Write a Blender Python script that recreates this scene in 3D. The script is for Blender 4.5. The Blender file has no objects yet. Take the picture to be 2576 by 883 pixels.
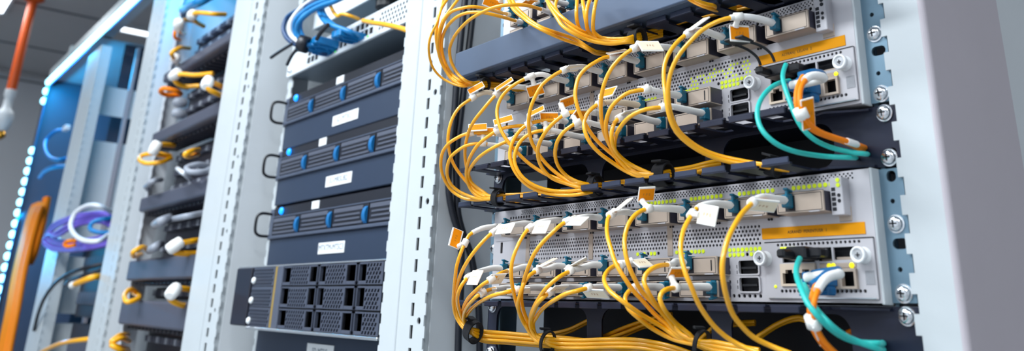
import bpy, math, random
import numpy as np
from mathutils import Vector, Matrix
random.seed(7)
S = .001                      # the scene is laid out in millimetres
SC = bpy.context.scene
COL = SC.collection

# ------------------------------------------------------------------ camera (its pose was solved from the rack geometry)
F, CX, CY = 2184.7, 1288.0, -13.9
YAW, PIT, ROL = .9463, .3577, -.0421
CAM = np.array([562.58, -565.97, -19.5])
def _rot(a, b, c):
    ca, sa, cb, sb, cc, sc = math.cos(a), math.sin(a), math.cos(b), math.sin(b), math.cos(c), math.sin(c)
    return (np.array([[ca, -sa, 0], [sa, ca, 0], [0, 0, 1]]) @ np.array([[1, 0, 0], [0, cb, -sb], [0, sb, cb]])
            @ np.array([[cc, 0, sc], [0, 1, 0], [-sc, 0, cc]]))
R = _rot(YAW, PIT, ROL)
def ray(u, v): return R @ np.array([(u - CX) / F, 1, -(v - CY) / F])
def at(u, v, Y=0):
    d = ray(u, v); return CAM + d * (Y - CAM[1]) / d[1]
def atx(u, v, X):
    d = ray(u, v); return CAM + d * (X - CAM[0]) / d[0]
def make_camera():
    cd = bpy.data.cameras.new('camera'); cd.sensor_width = 36; cd.lens = 36 * F / 2576
    cd.shift_y = (CY - 441.5) / 2576
    cd.clip_start = .02; cd.clip_end = 60
    o = bpy.data.objects.new('camera', cd); COL.objects.link(o)
    r, f, u = R[:, 0], R[:, 1], R[:, 2]
    m = Matrix(((r[0], u[0], -f[0], CAM[0] * S), (r[1], u[1], -f[1], CAM[1] * S), (r[2], u[2], -f[2], CAM[2] * S), (0, 0, 0, 1)))
    o.matrix_world = m
    cd.dof.use_dof = True; cd.dof.focus_distance = .80; cd.dof.aperture_fstop = 6.6; cd.dof.aperture_blades = 0
    SC.camera = o
make_camera()

# ------------------------------------------------------------------ materials
def lin(c):
    return tuple((x / 12.92 if x <= .04045 else ((x + .055) / 1.055) ** 2.4) for x in (v / 255 for v in c)) + (1,)
M = {}
def mat(name, rgb, rough=.5, metal=0., noise=0., nscale=60., bump=0., emit=None, estr=0., trans=0., spec=.5, coat=0.):
    m = bpy.data.materials.new(name); m.use_nodes = True
    nt = m.node_tree; b = nt.nodes['Principled BSDF']
    b.inputs['Base Color'].default_value = lin(rgb); b.inputs['Roughness'].default_value = rough
    b.inputs['Metallic'].default_value = metal; b.inputs['Specular IOR Level'].default_value = spec
    if coat: b.inputs['Coat Weight'].default_value = coat; b.inputs['Coat Roughness'].default_value = .17
    if trans: b.inputs['Transmission Weight'].default_value = trans
    if emit: b.inputs['Emission Color'].default_value = lin(emit); b.inputs['Emission Strength'].default_value = estr
    if noise or bump:
        tc = nt.nodes.new('ShaderNodeTexCoord'); nz = nt.nodes.new('ShaderNodeTexNoise')
        nz.inputs['Scale'].default_value = nscale; nz.inputs['Detail'].default_value = 4
        nt.links.new(tc.outputs['Object'], nz.inputs['Vector'])
        if noise:
            mx = nt.nodes.new('ShaderNodeMix'); mx.data_type = 'RGBA'
            c = lin(rgb)
            mx.inputs[6].default_value = tuple(x * (1 - noise) for x in c[:3]) + (1,)
            mx.inputs[7].default_value = tuple(min(1, x * (1 + noise)) for x in c[:3]) + (1,)
            nt.links.new(nz.outputs['Fac'], mx.inputs[0]); nt.links.new(mx.outputs[2], b.inputs['Base Color'])
        if bump:
            bp = nt.nodes.new('ShaderNodeBump'); bp.inputs['Strength'].default_value = bump; bp.inputs['Distance'].default_value = .0006
            nt.links.new(nz.outputs['Fac'], bp.inputs['Height']); nt.links.new(bp.outputs['Normal'], b.inputs['Normal'])
    M[name] = m
    return m
mat('white_paint', (190, 197, 201), .45, noise=.03, nscale=30, bump=.15)
mat('grey_paint', (196, 201, 208), .5, noise=.03, nscale=20, bump=.1)
mat('side_grey', (188, 181, 188), .5, noise=.04, nscale=20)
mat('inner_white', (206, 211, 215), .55, noise=.04, nscale=8)
mat('wall_paint', (205, 207, 211), .8, noise=.04, nscale=3)
mat('ceiling_paint', (188, 186, 186), .85, noise=.04, nscale=4)
mat('trim_dark', (110, 114, 120), .7, noise=.05)
mat('floor_tile', (160, 163, 166), .5, noise=.08, nscale=6)
mat('chassis_metal', (190, 188, 193), .4, .15, noise=.03, nscale=40)
mat('cage_metal', (184, 168, 154), .42, .3, noise=.04, nscale=90)
mat('module_side_shaded', (72, 70, 84), .5, .2, noise=.05)  # dark colour stands in for the shade between the modules
mat('zinc', (118, 146, 164), .38, .6, noise=.07, nscale=120)
mat('chrome', (225, 228, 232), .16, .95, noise=.03)
mat('captive_core', (176, 178, 182), .4, .4, noise=.03)
mat('captive_white', (238, 240, 242), .35, noise=.02)
mat('slot_dark', (16, 18, 28), .6, noise=.2)
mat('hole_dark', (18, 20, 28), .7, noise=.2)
mat('manager_metal', (29, 34, 54), .38, .2, noise=.06, nscale=50)
mat('manager_lip', (60, 68, 90), .35, .4, noise=.06, nscale=50)
mat('cover_metal', (72, 88, 112), .45, .25, noise=.04, nscale=40)
mat('black_plastic', (20, 22, 28), .4, noise=.12, nscale=80)
mat('velcro', (16, 18, 24), .9, noise=.3, nscale=400, bump=.6)
mat('fiber_yellow', (252, 178, 0), .45, noise=.03, nscale=60, coat=.7, spec=.4)
mat('fiber_orange', (246, 132, 4), .55, spec=.3, noise=.04, nscale=60)
mat('fiber_aqua', (38, 190, 182), .4, noise=.04, nscale=60)
mat('boot_white', (240, 240, 238), .42, noise=.02)
mat('boot_cream', (238, 222, 196), .45, noise=.02)
mat('lc_teal', (14, 104, 132), .35, noise=.05)
mat('lc_blue', (18, 98, 152), .35, noise=.05)
mat('tag_white', (244, 243, 238), .5, noise=.01)
mat('tag_paper_shaded', (238, 142, 0), .7, noise=.03, spec=.2)  # flag paper with its shade put into the colour
mat('tag_paper_lit', (250, 236, 208), .6, noise=.02)  # same flag paper, bleaching by light put into the colour
mat('strip_yellow', (228, 150, 0), .65, noise=.05, nscale=30, spec=.2)
mat('print_dark', (70, 52, 12), .6, noise=.1)
mat('print_brown', (176, 108, 20), .6, noise=.1)
mat('print_grey', (70, 92, 112), .6, noise=.1)
mat('led_green', (200, 220, 20), .5, emit=(196, 214, 20), estr=.5, noise=.01)
mat('led_lime', (210, 235, 20), .4, emit=(225, 240, 30), estr=1.2, noise=.01)
mat('led_yellow', (240, 230, 20), .4, emit=(245, 232, 20), estr=1.4, noise=.01)
mat('jack_beige', (214, 196, 176), .5, noise=.03)
mat('sticker_grey', (150, 152, 158), .5, noise=.12, nscale=900)
mat('server_face', (38, 53, 76), .5, .1, noise=.06, nscale=30)
mat('server_dark', (22, 26, 38), .5, .1, noise=.1, nscale=30)
mat('server_trim', (86, 96, 116), .4, .3, noise=.06)
mat('mesh_grey', (74, 80, 96), .5, .2, noise=.06)
mat('divider_ochre', (150, 126, 66), .5, noise=.05)
mat('drive_grey', (92, 98, 114), .45, .3, noise=.06)
mat('latch_blue', (12, 104, 165), .4, noise=.05)
mat('power_blue', (20, 150, 255), .3, emit=(10, 140, 255), estr=3.2, noise=.01)
mat('label_white', (236, 240, 242), .5, noise=.02)
mat('silver_trim', (210, 216, 222), .25, .8, noise=.03)
mat('switch_white', (222, 230, 236), .4, noise=.03)
mat('switch_metal', (150, 165, 176), .42, .45, noise=.05)
mat('lan_blue', (14, 124, 190), .38, noise=.05)
mat('lan_navy', (14, 62, 110), .4, noise=.05)
mat('lan_white', (226, 230, 236), .4, noise=.03)
mat('lan_purple', (112, 92, 200), .4, noise=.05)
mat('cable_black', (24, 28, 38), .4, noise=.1)
mat('cable_grey', (150, 156, 168), .45, noise=.05)
mat('port_green', (60, 220, 20), .4, emit=(60, 230, 20), estr=1.2, noise=.01)
mat('pipe_orange', (214, 84, 18), .4, noise=.06, nscale=20)
mat('nozzle_white', (226, 230, 234), .4, noise=.03)
mat('brass', (190, 140, 50), .3, .9, noise=.05)
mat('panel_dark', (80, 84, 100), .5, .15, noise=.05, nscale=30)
mat('patch_dark', (22, 24, 40), .5, noise=.1, nscale=40)
mat('led_white', (230, 250, 255), .4, emit=(150, 234, 255), estr=7., noise=.005)
mat('led_tape', (20, 120, 180), .5, noise=.05)
mat('lamp_frame', (200, 204, 208), .4, .3, noise=.03)
mat('lamp_diffuser', (255, 255, 255), .5, emit=(236, 246, 255), estr=7., noise=.005)
mat('knob_red', (200, 70, 30), .4, noise=.05)

# ------------------------------------------------------------------ mesh builder
def nrm(v): return v / max(1e-9, np.linalg.norm(v))
class MB:
    def __init__(s): s.v = []; s.f = []; s.m = []; s.sm = []; s.names = []
    def _mi(s, name):
        if name not in s.names: s.names.append(name)
        return s.names.index(name)
    def add(s, V, Fc, m, smooth=False):
        o = len(s.v); s.v += [tuple(float(x) for x in p) for p in V]; k = s._mi(m)
        for f in Fc:
            s.f.append(tuple(i + o for i in f)); s.m.append(k); s.sm.append(smooth)
        return s
    def box(s, x0, x1, y0, y1, z0, z1, m, c=0.):
        """box with optional chamfer c"""
        if c <= 0:
            V = [(x, y, z) for x in (x0, x1) for y in (y0, y1) for z in (z0, z1)]
            return s.add(V, [(0, 1, 3, 2), (4, 6, 7, 5), (0, 4, 5, 1), (2, 3, 7, 6), (0, 2, 6, 4), (1, 5, 7, 3)], m)
        return s.obox(np.array([(x0 + x1) / 2, (y0 + y1) / 2, (z0 + z1) / 2]), (1, 0, 0), (0, 1, 0), (0, 0, 1),
                      abs(x1 - x0) / 2, abs(y1 - y0) / 2, abs(z1 - z0) / 2, m, c)
    def obox(s, C, a, b, n, ha, hb, hn, m, c=0.):
        C = np.asarray(C, float); a = nrm(np.asarray(a, float)); b = nrm(np.asarray(b, float)); n = nrm(np.asarray(n, float))
        H = (ha, hb, hn)
        if c <= 0:
            V = [C + i * a * ha + j * b * hb + k * n * hn for i in (-1, 1) for j in (-1, 1) for k in (-1, 1)]
            Fc = [(0, 1, 3, 2), (4, 6, 7, 5), (0, 4, 5, 1), (2, 3, 7, 6), (0, 2, 6, 4), (1, 5, 7, 3)]
            if np.dot(np.cross(a, b), n) < 0: Fc = [f[::-1] for f in Fc]
            return s.add(V, Fc, m)
        c = min(c, ha * .9, hb * .9, hn * .9)
        V = []; idx = {}
        for i in (-1, 1):
            for j in (-1, 1):
                for k in (-1, 1):
                    for ax in range(3):
                        d = [H[0] - c, H[1] - c, H[2] - c]; d[ax] = H[ax]
                        idx[(i, j, k, ax)] = len(V); V.append(C + i * a * d[0] + j * b * d[1] + k * n * d[2])
        Fc = []
        q = [(-1, -1), (1, -1), (1, 1), (-1, 1)]
        for sg in (-1, 1):
            for ax in range(3):
                r = []
                for (p0, p1) in q:
                    t = [0, 0, 0]; t[ax] = sg; t[(ax + 1) % 3] = p0; t[(ax + 2) % 3] = p1
                    r.append(idx[(t[0], t[1], t[2], ax)])
                Fc.append(tuple(r if sg > 0 else r[::-1]))
        for ax in range(3):
            b1, b2 = (ax + 1) % 3, (ax + 2) % 3
            for s1 in (-1, 1):
                for s2 in (-1, 1):
                    t0 = [0, 0, 0]; t0[ax] = -1; t0[b1] = s1; t0[b2] = s2; t1 = list(t0); t1[ax] = 1
                    f = [idx[(*t0, b1)], idx[(*t1, b1)], idx[(*t1, b2)], idx[(*t0, b2)]]
                    Fc.append(tuple(f if s1 * s2 < 0 else f[::-1]))
        for i in (-1, 1):
            for j in (-1, 1):
                for k in (-1, 1):
                    f = [idx[(i, j, k, 0)], idx[(i, j, k, 1)], idx[(i, j, k, 2)]]
                    Fc.append(tuple(f if i * j * k > 0 else f[::-1]))
        return s.add(V, Fc, m)
    def tube(s, P, r, m, n=10, cap=True):
        """round tube along points P; r is a radius or one per point"""
        P = [np.asarray(p, float) for p in P]; N = len(P)
        rr = [r] * N if np.isscalar(r) else list(r)
        T = [nrm(P[min(i + 1, N - 1)] - P[max(i - 1, 0)]) for i in range(N)]
        ref = np.array([0, 0, 1.]) if abs(T[0][2]) < .9 else np.array([1., 0, 0])
        u = nrm(np.cross(T[0], ref)); V = []
        for i in range(N):
            u = nrm(u - T[i] * np.dot(u, T[i])); w = np.cross(T[i], u)
            for k in range(n):
                a = 2 * math.pi * k / n
                V.append(P[i] + rr[i] * (math.cos(a) * u + math.sin(a) * w))
        Fc = [(i * n + k, i * n + (k + 1) % n, (i + 1) * n + (k + 1) % n, (i + 1) * n + k) for i in range(N - 1) for k in range(n)]
        s.add(V, Fc, m, True)
        if cap:
            s.add(V[:n], [tuple(range(n))[::-1]], m); s.add(V[-n:], [tuple(range(n))], m)
        return s
    def cyl(s, p0, p1, r, m, n=20, r1=None):
        return s.tube([p0, p1], [r, r if r1 is None else r1], m, n)
    def lathe(s, C, ax, prof, m, n=20):
        """prof: (radius, distance along ax)"""
        C = np.asarray(C, float); ax = nrm(np.asarray(ax, float))
        return s.tube([C + ax * h for _, h in prof], [max(r, .01) for r, _ in prof], m, n) if False else s._lathe(C, ax, prof, m, n)
    def _lathe(s, C, ax, prof, m, n):
        ref = np.array([0, 0, 1.]) if abs(ax[2]) < .9 else np.array([1., 0, 0])
        u = nrm(np.cross(ax, ref)); w = np.cross(ax, u); V = []
        for r, h in prof:
            for k in range(n):
                a = 2 * math.pi * k / n; V.append(C + ax * h + r * (math.cos(a) * u + math.sin(a) * w))
        Fc = [(i * n + k, i * n + (k + 1) % n, (i + 1) * n + (k + 1) % n, (i + 1) * n + k) for i in range(len(prof) - 1) for k in range(n)]
        s.add(V, Fc, m, len(prof) > 4)
        s.add(V[:n], [tuple(range(n))[::-1]], m); s.add(V[-n:], [tuple(range(n))], m)
        return s
    def plate(s, outer, holes, th, fn, m):
        """flat plate with real holes; (a, b) outline, thickness th along c; fn maps (a, b, c) to xyz"""
        V, Fc = plate2d(outer, holes, th)
        return s.add([fn(*p) for p in V], Fc, m)
    def text(s, txt, size, C, a, b, m, th=.12, bold=0.):
        V, Fc = text2d(txt, size, bold); C = np.asarray(C, float); a = nrm(np.asarray(a, float)); b = nrm(np.asarray(b, float)); n = np.cross(a, b)
        return s.add([C + a * p[0] + b * p[1] + n * th for p in V], Fc, m)
    def build(s, name, parent=None, origin=(0, 0, 0), bevel=0., seg=2):
        o0 = np.asarray(origin, float)
        me = bpy.data.meshes.new(name)
        me.from_pydata([tuple((np.asarray(p) - o0) * S) for p in s.v], [], s.f)
        for nm in s.names: me.materials.append(M[nm])
        me.polygons.foreach_set('material_index', s.m); me.polygons.foreach_set('use_smooth', s.sm)
        me.update()
        ob = bpy.data.objects.new(name, me); COL.objects.link(ob)
        if parent is None: ob.location = tuple(o0 * S)
        else: ob.parent = parent
        if bevel:
            md = ob.modifiers.new('bevel', 'BEVEL'); md.width = bevel * S; md.segments = seg; md.limit_method = 'ANGLE'; md.angle_limit = math.radians(40)
        return ob
def _curve_mesh(cu):
    ob = bpy.data.objects.new('tmp', cu); COL.objects.link(ob)
    dg = bpy.context.evaluated_depsgraph_get(); me = bpy.data.meshes.new_from_object(ob.evaluated_get(dg))
    V = [tuple(v.co) for v in me.vertices]; Fc = [tuple(p.vertices) for p in me.polygons]
    bpy.data.objects.remove(ob); bpy.data.meshes.remove(me); bpy.data.curves.remove(cu)
    return V, Fc
def plate2d(outer, holes, th):
    cu = bpy.data.curves.new('tmp', 'CURVE'); cu.dimensions = '2D'; cu.fill_mode = 'BOTH'; cu.extrude = th / 2
    for poly in [outer] + list(holes):
        sp = cu.splines.new('POLY'); sp.points.add(len(poly) - 1); sp.use_cyclic_u = True
        for i, p in enumerate(poly): sp.points[i].co = (p[0], p[1], 0, 1)
    return _curve_mesh(cu)
_tx = {}
def text2d(txt, size, bold=0.):
    k = (txt, size, bold)
    if k not in _tx:
        cu = bpy.data.curves.new('tmp', 'FONT'); cu.body = txt; cu.size = size; cu.align_x = 'CENTER'; cu.align_y = 'CENTER'; cu.resolution_u = 2; cu.offset = bold
        _tx[k] = _curve_mesh(cu)
    return _tx[k]
def circ(x, z, r, n=8, rot=0.): return [(x + r * math.cos(2 * math.pi * k / n + rot), z + r * math.sin(2 * math.pi * k / n + rot)) for k in range(n)]
def rect(x0, x1, z0, z1): return [(x0, z0), (x1, z0), (x1, z1), (x0, z1)]
def rrect(x0, x1, z0, z1, r, n=5):
    P = []
    for cx, cz, a0 in ((x1 - r, z0 + r, -90), (x1 - r, z1 - r, 0), (x0 + r, z1 - r, 90), (x0 + r, z0 + r, 180)):
        for k in range(n + 1):
            a = math.radians(a0 + 90 * k / n); P.append((cx + r * math.cos(a), cz + r * math.sin(a)))
    return P
def tag(o, label=None, cat=None, group=None, kind=None):
    if label: o['label'] = label
    if cat: o['category'] = cat
    if group: o['group'] = group
    if kind: o['kind'] = kind
    return o
class Thing:
    def __init__(s, name, label, cat, loc, group=None):
        s.o = bpy.data.objects.new(name, None); COL.objects.link(s.o); s.loc = np.asarray(loc, float)
        s.o.location = tuple(s.loc * S); s.o.empty_display_size = .02; tag(s.o, label, cat, group)
    def part(s, name, mb, parent=None, label=None, bevel=0., seg=2):
        ob = mb.build(name, parent or s.o, s.loc, bevel, seg)
        if label: ob['label'] = label
        return ob
def spline(P, step=5.):
    """Catmull-Rom through the points, resampled"""
    P = [np.asarray(p, float) for p in P]
    Q = [2 * P[0] - P[1]] + P + [2 * P[-1] - P[-2]]; out = []
    for i in range(1, len(Q) - 2):
        p0, p1, p2, p3 = Q[i - 1:i + 3]
        n = max(2, int(np.linalg.norm(p2 - p1) / step))
        t0, t1 = 0, max(1e-6, np.linalg.norm(p1 - p0)) ** .5; t2 = t1 + max(1e-6, np.linalg.norm(p2 - p1)) ** .5; t3 = t2 + max(1e-6, np.linalg.norm(p3 - p2)) ** .5
        for k in range(n):
            t = t1 + (t2 - t1) * k / n
            A1 = (t1 - t) / (t1 - t0) * p0 + (t - t0) / (t1 - t0) * p1; A2 = (t2 - t) / (t2 - t1) * p1 + (t - t1) / (t2 - t1) * p2; A3 = (t3 - t) / (t3 - t2) * p2 + (t - t2) / (t3 - t2) * p3
            B1 = (t2 - t) / (t2 - t0) * A1 + (t - t0) / (t2 - t0) * A2; B2 = (t3 - t) / (t3 - t1) * A2 + (t - t1) / (t3 - t1) * A3
            out.append((t2 - t) / (t2 - t1) * B1 + (t - t1) / (t2 - t1) * B2)
    out.append(P[-1]); return out
def XZ(y):
    return lambda a, b, c: (a, y + c, b)
# ------------------------------------------------------------------ room shell
FLOOR, CEIL = -1100., 1400.
XL, XR, YB, YF = -5930., 2600., 2100., -2600.
def struct(name, mb): return tag(mb.build(name), kind='structure')
struct('floor', MB().box(XL, XR, YF, YB, FLOOR - 40, FLOOR, 'floor_tile'))
struct('ceiling', MB().box(XL, XR, YF, YB, CEIL, CEIL + 40, 'ceiling_paint'))
struct('wall_left', MB().box(XL - 60, XL, YF, YB, FLOOR, CEIL, 'wall_paint'))
struct('wall_right', MB().box(XR, XR + 60, YF, YB, FLOOR, CEIL, 'wall_paint'))
struct('wall_back', MB().box(XL, XR, YB, YB + 60, FLOOR, CEIL, 'wall_paint'))
struct('wall_front', MB().box(XL, XR, YF - 60, YF, FLOOR, CEIL, 'wall_paint'))
t_ = MB()
for x in (-5200, -4330): t_.box(x - 8, x + 8, YF, YB, CEIL - 6, CEIL + 2, 'trim_dark')
struct('trim_1', t_)
struct('trim_2', MB().box(XL, XL + 16, YF, YB, CEIL - 30, CEIL - 14, 'ceiling_paint').box(XL, XL + 10, YF, YB, CEIL - 64, CEIL - 56, 'trim_dark'))

def ceiling_lamp(x, y, lx, ly, label, w):
    t = Thing('ceiling_light', label, 'ceiling light', (x, y, CEIL), 'fluorescent panels on the ceiling')
    fr = MB()
    for (a, b, c, d) in ((-lx, lx, -ly, -ly + 14), (-lx, lx, ly - 14, ly), (-lx, -lx + 14, -ly, ly), (lx - 14, lx, -ly, ly)):
        fr.box(x + a, x + b, y + c, y + d, CEIL - 22, CEIL, 'lamp_frame')
    t.part('frame', fr)
    t.part('diffuser', MB().box(x - lx + 14, x + lx - 14, y - ly + 14, y + ly - 14, CEIL - 16, CEIL - 8, 'lamp_diffuser'))
    ld = bpy.data.lights.new('lamp_glow', 'AREA'); ld.shape = 'RECTANGLE'; ld.size = lx * 1.9 * S; ld.size_y = ly * 1.9 * S
    ld.energy = w; ld.color = (.90, .96, 1.)
    lo = bpy.data.objects.new('lamp_glow', ld); COL.objects.link(lo); lo.location = (x * S, y * S, (CEIL - 26) * S)
LAMPS = [(1500, -1100, 560, 150, 'added fill light panel over the aisle beyond the right frame', 38),  # added fill lamp out of view, brightens the grey post side
         (-250, -1650, 760, 180, 'ceiling light panel over the aisle in front of the yellow-cabled cabinet', 92),
         (-700, -780, 620, 120, 'added light panel close above the fronts of the cabinets', 52),  # added lamp for top highlights on the cables and flags
         (-2200, -1650, 600, 180, 'ceiling light panel over the aisle in front of the dark cable trays', 55),
         (-4290, -330, 260, 155, 'bright ceiling light at the top left corner beside the orange pipe', 10),
         (-4360, 424, 60, 150, 'small ceiling light seen through the open top of the empty cabinet', 5)]
for a in LAMPS: ceiling_lamp(*a)

# orange pipe with its white nozzle
t = Thing('sprinkler_pipe', 'orange pipe hanging from the ceiling with a white nozzle at its end', 'pipe', (-4200, -97, CEIL))
px, py = -4200, -97
t.part('pipe', MB().tube([(px, py, CEIL), (px, py, 925)], 22, 'pipe_orange', 20))
t.part('ceiling_flange', MB().lathe((px, py, CEIL), (0, 0, -1), [(50, 0), (50, 8), (34, 20), (24, 24)], 'pipe_orange', 24))
t.part('nozzle', MB().lathe((px, py, 925), (0, 0, -1), [(26, 0), (26, 30), (20, 40), (20, 90), (34, 105), (42, 130), (38, 165), (26, 190), (16, 200)], 'nozzle_white', 24), label='white nozzle body')
t.part('nozzle_tip', MB().lathe((px, py, 725), (0, 0, -1), [(16, 0), (24, 14), (24, 26), (10, 40)], 'brass', 16), label='brass nozzle tip')

# ------------------------------------------------------------------ cabinets
ZB, ZT = -1080., 905.
def front_plate(mb, x0, x1, notch=None, slots=None, dots=None, y=-4., th=2., m='white_paint', zlo=-420., zhi=905., td=5., sw=3.4):
    """vertical steel strip with toothed edge, slots and round holes in the part of it the photo shows"""
    out = [(x0, zlo)]
    zs = []
    z = math.floor(zlo / 25) * 25 + 25
    R_, L_ = [], []
    while z < zhi - 14:
        zs.append(z); z += 25
    right = [(x1, zlo)]
    for z in zs:
        if notch in ('right', 'both'): right += [(x1, z - 6), (x1 - td, z - 6), (x1 - td, z + 6), (x1, z + 6)]
    right.append((x1, zhi))
    left = [(x0, zhi)]
    for z in reversed(zs):
        if notch in ('left', 'both'): left += [(x0, z + 6), (x0 + td, z + 6), (x0 + td, z - 6), (x0, z - 6)]
    left.append((x0, zlo))
    holes = []
    if slots is not None:
        for z in zs: holes.append(rect(slots - sw, slots + sw, z + 4.5, z + 19.5))
    if dots is not None:
        z = math.floor(zlo / 137.5) * 137.5 + 112
        while z < zhi - 10:
            if z > zlo + 10: holes.append(circ(dots, z, 4.2, 12))
            z += 137.5
    mb.plate(right + left, holes, th, XZ(y), m)
    if zlo > ZB: mb.box(x0, x1, y - th / 2, y + th / 2, ZB, zlo, m)
    return mb

def cabinet(label, x0, x1, left, right, depth=1000., back=True, top=True, side_left=True, inner='inner_white'):
    """x0..x1 clear inside; left / right: functions that add their posts"""
    t = Thing('server_cabinet', label, 'cabinet', ((x0 + x1) / 2, 0, FLOOR), 'row of white server cabinets')
    left(t); right(t)
    if side_left: t.part('side_panel', MB().box(x0 - 2, x0, 4, depth, ZB, ZT, inner))
    t.part('side_panel', MB().box(x1, x1 + 2, 112, depth, ZB, ZT, inner))
    if back: t.part('back_panel', MB().box(x0, x1, depth - 3, depth, ZB, ZT, inner))
    if top: t.part('top_panel', MB().box(x0 - 40, x1 + 30, 0, depth, ZT, ZT + 3, 'white_paint'))
    t.part('plinth', MB().box(x0 - 40, x1 + 30, 10, depth, FLOOR, ZB, 'panel_dark'), label='dark plinth')
    return t
def post(t, x0, x1, slots=None, dots=None, notch=None, m='white_paint', face='right', deep=30., zhi=905., td=5., sw=3.4):
    mb = front_plate(MB(), x0, x1, notch, slots, dots, m=m, zhi=zhi, td=td, sw=sw)
    # folded flanges behind the strip
    if face in ('right', 'both'): mb.box(x1 - 7, x1 - 5, -3, deep, ZB, zhi, m)
    mb.box(x0 + 6, x0 + 8, -3, deep, ZB, zhi, m)
    if slots is not None: mb.box(x0 + 8, x1 - 7, 8, 9, ZB, zhi, 'slot_dark')  # dark sheet stands in for the shade inside the hollow post
    t.part('front_post', mb)
# cabinet 1 : yellow cabled routers.  right post is a flange with a toothed edge and a plain grey return
def c1_left(t):
    post(t, -426, -361, slots=-391, dots=-375, notch='right', td=3.)
    t.part('post_edge', MB().tube([(-427, -4, ZB), (-427, -4, ZT)], 3, 'white_paint', 10))
def c1_right(t):
    mb = front_plate(MB(), 239, 268, 'left', y=-3., td=4.)
    mb.box(268, 270, -2, 0, ZB, ZT, 'white_paint')
    t.part('front_post', mb)
    # rounded corner and deep return facing the aisle end
    P = [(268 + 4 * math.sin(a), -4 + 4 * (1 - math.cos(a))) for a in [math.pi / 2 * k / 5 for k in range(6)]] + [(272, 108), (270, 108), (270, 0), (267, -2)]
    V = [(x, y, z) for z in (ZB, ZT) for x, y in P]; n = len(P)
    t.part('post_return', MB().add(V, [(k, (k + 1) % n, n + (k + 1) % n, n + k) for k in range(n)] + [tuple(range(n))[::-1], tuple(range(n, 2 * n))], 'side_grey'), label='grey deep return of the right post')
    mr = MB()
    holes = [rect(232.5 - 4.7, 232.5 + 4.7, z - 4.7, z + 4.7) for u in range(-8, 9) for z in (u * 44.45 + 6.35, u * 44.45 + 22.25, u * 44.45 + 38.1)]
    mr.plate(rect(223, 250, -400, 420), holes, 2, XZ(4), 'zinc'); mr.box(248, 250, 3, 40, -400, 420, 'zinc')
    t.part('mounting_rail', mr, label='bare steel mounting rail')
    ml = MB(); ml.plate(rect(-246, -224, -400, 420), [[(-a, b) for a, b in h][::-1] for h in holes], 2, XZ(4), 'zinc'); ml.box(-246, -244, 3, 40, -400, 420, 'zinc')
    t.part('mounting_rail', ml, label='bare steel mounting rail')
cabinet('white cabinet in the foreground holding the routers and yellow fibre cables', -363, 268, c1_left, c1_right)
def rail(t, x, y, flip=1, m='white_paint'):
    mb = front_plate(MB(), x - 12, x + 12, 'both', y=y, m=m)
    mb.box(x + flip * 11, x + flip * 12, y, y + 40, ZB, ZT, m)
    t.part('mounting_rail', mb)
def c2_left(t): post(t, -1137, -1063, slots=-1108, dots=-1086, notch='right', td=4., sw=6.); rail(t, -1014, 52, -1)
def c2_right(t): post(t, -469, -428, notch='left', td=2.4); rail(t, -514, 52)
cabinet('white cabinet with the dark servers and the blue network cables', -1063, -469, c2_left, c2_right)
def c3_left(t): post(t, -1950, -1864, slots=-1915, notch='right'); rail(t, -1800, 20, -1, 'grey_paint')
def c3_right(t): post(t, -1244, -1139); rail(t, -1290, 20, 1, 'grey_paint')
cabinet('white cabinet with grey cable trays and looped yellow cables', -1864, -1244, c3_left, c3_right)
def c4_left(t): post(t, -2785, -2670, slots=-2730, notch='right', zhi=830)
def c4_right(t): post(t, -2018, -1952)
t = cabinet('open white cabinet with the purple cable coil and no back', -2670, -2018, c4_left, c4_right, back=False, top=False, side_left=False)
# its left wall is three separate infill panels with open gaps between them
for z0, z1 in ((608, 712), (180, 515), (-60, 120), (-1080, -90)):
    t.part('side_panel', MB().box(-2787, -2785, 6, 420, z0, z1, 'label_white'))
t.part('frame_bar', MB().box(-2787, -2767, 132, 144, ZB, 870, 'side_grey'), label='grey upright of the frame')
def c5_left(t): post(t, -3800, -3725, m='panel_dark')  # dark paint stands in for the shade on this post
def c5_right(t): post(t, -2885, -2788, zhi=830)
cabinet('last white cabinet of the row bathed in blue light', -3725, -2888, c5_left, c5_right, inner='panel_dark')  # dark inner panels stand in for the shade inside

# ------------------------------------------------------------------ routers
E_ = [194.9 - 49.05 * i for i in range(8)]
YM = -26.          # front of the plug-in modules
def screw_head(mb, x, y, z, r=5.2, m='chrome', washer=True):
    if washer: mb.lathe((x, y, z), (0, -1, 0), [(r * 1.18, 0), (r * 1.18, .9), (r, 1.)], m, 22)
    mb.lathe((x, y - .9, z), (0, -1, 0), [(r, 0), (r, 1.2), (r * .93, 2.2), (r * .72, 3.1), (r * .4, 3.6), (.3, 3.7)], m, 22)
    mb.box(x - 2.6, x + 2.6, y - 4.75, y - 3.2, z - .55, z + .55, 'slot_dark'); mb.box(x - .55, x + .55, y - 4.75, y - 3.2, z - 2.6, z + 2.6, 'slot_dark')
def cross_screw(x, z, y=0., r=5.2):
    mb = MB(); screw_head(mb, x, y, z, r); return mb
def ear(side, z0, h=88., screws=(6.35, 50.8)):
    s = side
    x0, x1 = (222., 241.) if s > 0 else (-241., -222.)
    cx = 232.5 * s
    holes = [rrect(cx - 4.4, cx + 6.6, z0 + 34.5, z0 + 41.5, 3.4), circ(cx - 1, z0 + 21.5, 1.7, 10), circ(cx - 1, z0 + 66, 1.7, 10), rrect(cx - 3.5, cx + 3.5, z0 + 79, z0 + 86.5, 3.)]
    mb = MB().plate(rect(x0, x1, z0 + .5, z0 + h), holes, 2, XZ(-.2), 'zinc')
    xx = 222.5 if s > 0 else -222.5
    mb.box(xx - 1, xx + 1, -1, 14, z0 + .5, z0 + h, 'zinc')
    return mb
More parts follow.
